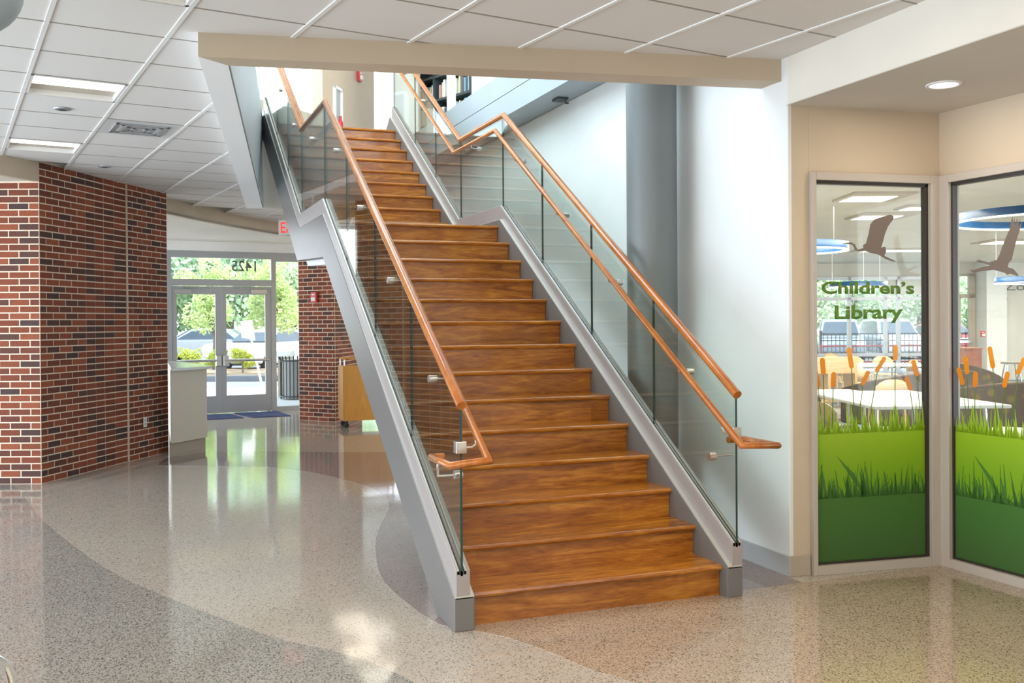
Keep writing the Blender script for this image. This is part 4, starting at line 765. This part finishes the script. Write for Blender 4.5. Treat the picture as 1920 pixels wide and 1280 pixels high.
car(13.4, 40, 1.3, 'car_silver', 'silver wagon parked beyond the fence, left in the pane', suv=True); car(15.7, 40.5, 1.5, 'car_white', 'white car parked beyond the fence behind the lettering', suv=True); car(18.1, 41, 1.5, 'car_red', 'red car parked beyond the fence, right in the pane'); car(11, 41, 1.5, 'car_white', 'white car parked beyond the fence at the far left'); car(20.6, 41, 1.5, 'car_blue', 'dark blue car parked beyond the fence at the far right', suv=True)
t = thing('road_sign', 'white sign board on a leaning post outside the right door', 'sign', street(-6.15, 23.2, -.03), SYAW); MB().tube([(.22, 0, 0), (-.12, 0, 1.55)], .028, 8).build('post', 'sign_white', t)
p_ = MB(); p_.gen([(-.27, -.03, 1.27), (.05, -.03, 1.2), (-.02, -.03, 1.68), (-.29, -.03, 1.66)], [(-.27, -.045, 1.27), (.05, -.045, 1.2), (-.02, -.045, 1.68), (-.29, -.045, 1.66)]); p_.build('board', 'sign_white', t)
t = thing('trash_can', 'dark slatted trash can beside the brick pier outside', 'trash can', street(-4.62, 20.6, -.03)); MB().cyl((0, 0), .22, .04, .84, 20).build('liner', 'base_grey', t)
for k in range(22): a = k * 2 * math.pi / 22; MB().tube([(.27 * math.cos(a), .27 * math.sin(a), .02), (.27 * math.cos(a), .27 * math.sin(a), .8), (.31 * math.cos(a), .31 * math.sin(a), .9)], .012, 5).build('slat', 'black', t)
for z in (.05, .8): MB().lathe((0, 0), [(.285, z), (.285, z + .03), (.265, z + .03), (.265, z)], 24, cap=False).build('band', 'black', t)
t = thing('bollard_box', 'pale post box next to the trash can outside', 'post', street(-4.92, 21.2, -.03), SYAW); MB().box(-.14, .14, -.14, .14, 0, .88).build('body', 'base_tan', t); MB().box(-.17, .17, -.17, .17, .88, 1.0).build('cap', 'sign_white', t)
fn = thing('metal_fence', 'black metal picket fence outside the reading room windows', 'fence', street(9.3, 29.5, -.03), SYAW)
for k in range(6): MB().box(k * 2.0, k * 2.0 + .07, -.035, .035, 0, 1.27).build('post', 'black', fn)
for z in (.12, .95, 1.15): MB().box(0, 10, -.015, .015, z, z + .035).build('rail', 'black', fn)
pk = None
for k in range(80):
    if pk is None: pk = MB().box(-.009, .009, -.009, .009, .1, 1.18).build('picket', 'black', fn); pk.location = (.12, 0, 0)
    else: o = pk.copy(); C.objects.link(o); o.location = (.12 + k * .123, 0, 0)
rf = thing('red_rail', 'low red playground rail between the windows and the black fence', 'rail', street(8.6, 27.2, -.03), SYAW)
for z in (.42, .86): MB().tube([(0, 0, z), (5.4, 0, z)], .025, 8).build('bar', 'red', rf)
for k in range(7): MB().tube([(k * .9, 0, 0), (k * .9, 0, .86)], .022, 8).build('upright', 'red', rf)
# ------------------------------------------------------------------ things at the frame edges
gl = thing('ceiling_pendant', 'grey blue dome fixture at the upper left corner under the ceiling', 'fixture', (-3.097 + FW.x * 4 - RT.x * 2.198, -4.75 + FW.y * 4 - RT.y * 2.198, 2.955))
prf = [(.19 * math.sin(math.pi * q / 16) + .0005, -.19 * math.cos(math.pi * q / 16)) for q in range(17)]; MB().lathe((0, 0), prf, 40).build('dome', 'dome_grey', gl); MB().cyl((0, 0), .05, .17, .214, 16).build('canopy', 'alum', gl)
ac = thing('armchair', 'chrome framed brown armchair cut by the lower left corner', 'chair', tuple(Vector((-3.097, -4.75, 0)) + Vector((FW.x, FW.y, 0)) * 2.62 + Vector((RT.x, RT.y, 0)) * -1.85), SYAW)
for x in (.35, -.28):
    P = []
    for q in range(24): a = 2 * math.pi * q / 24; cx = math.copysign(abs(math.cos(a)) ** .55, math.cos(a)); sz = math.copysign(abs(math.sin(a)) ** .55, math.sin(a)); P.append((x, .30 * cx, .32 + .305 * sz))
    MB().tube(P, .0125, 12, closed=True).build('arm_frame', 'chrome', ac)
MB().box(-.26, .325, -.28, .25, .32, .44).build('seat', 'leather', ac, bevel=.03); MB().box(-.26, .325, -.30, -.20, .40, .80).build('backrest', 'leather', ac, bevel=.03)
# rear enclosure of the lobby, out of view
struct(MB().box(-9, 4, -9.2, -9, 0, 3.3).build('wall_back', 'cream_wall'))
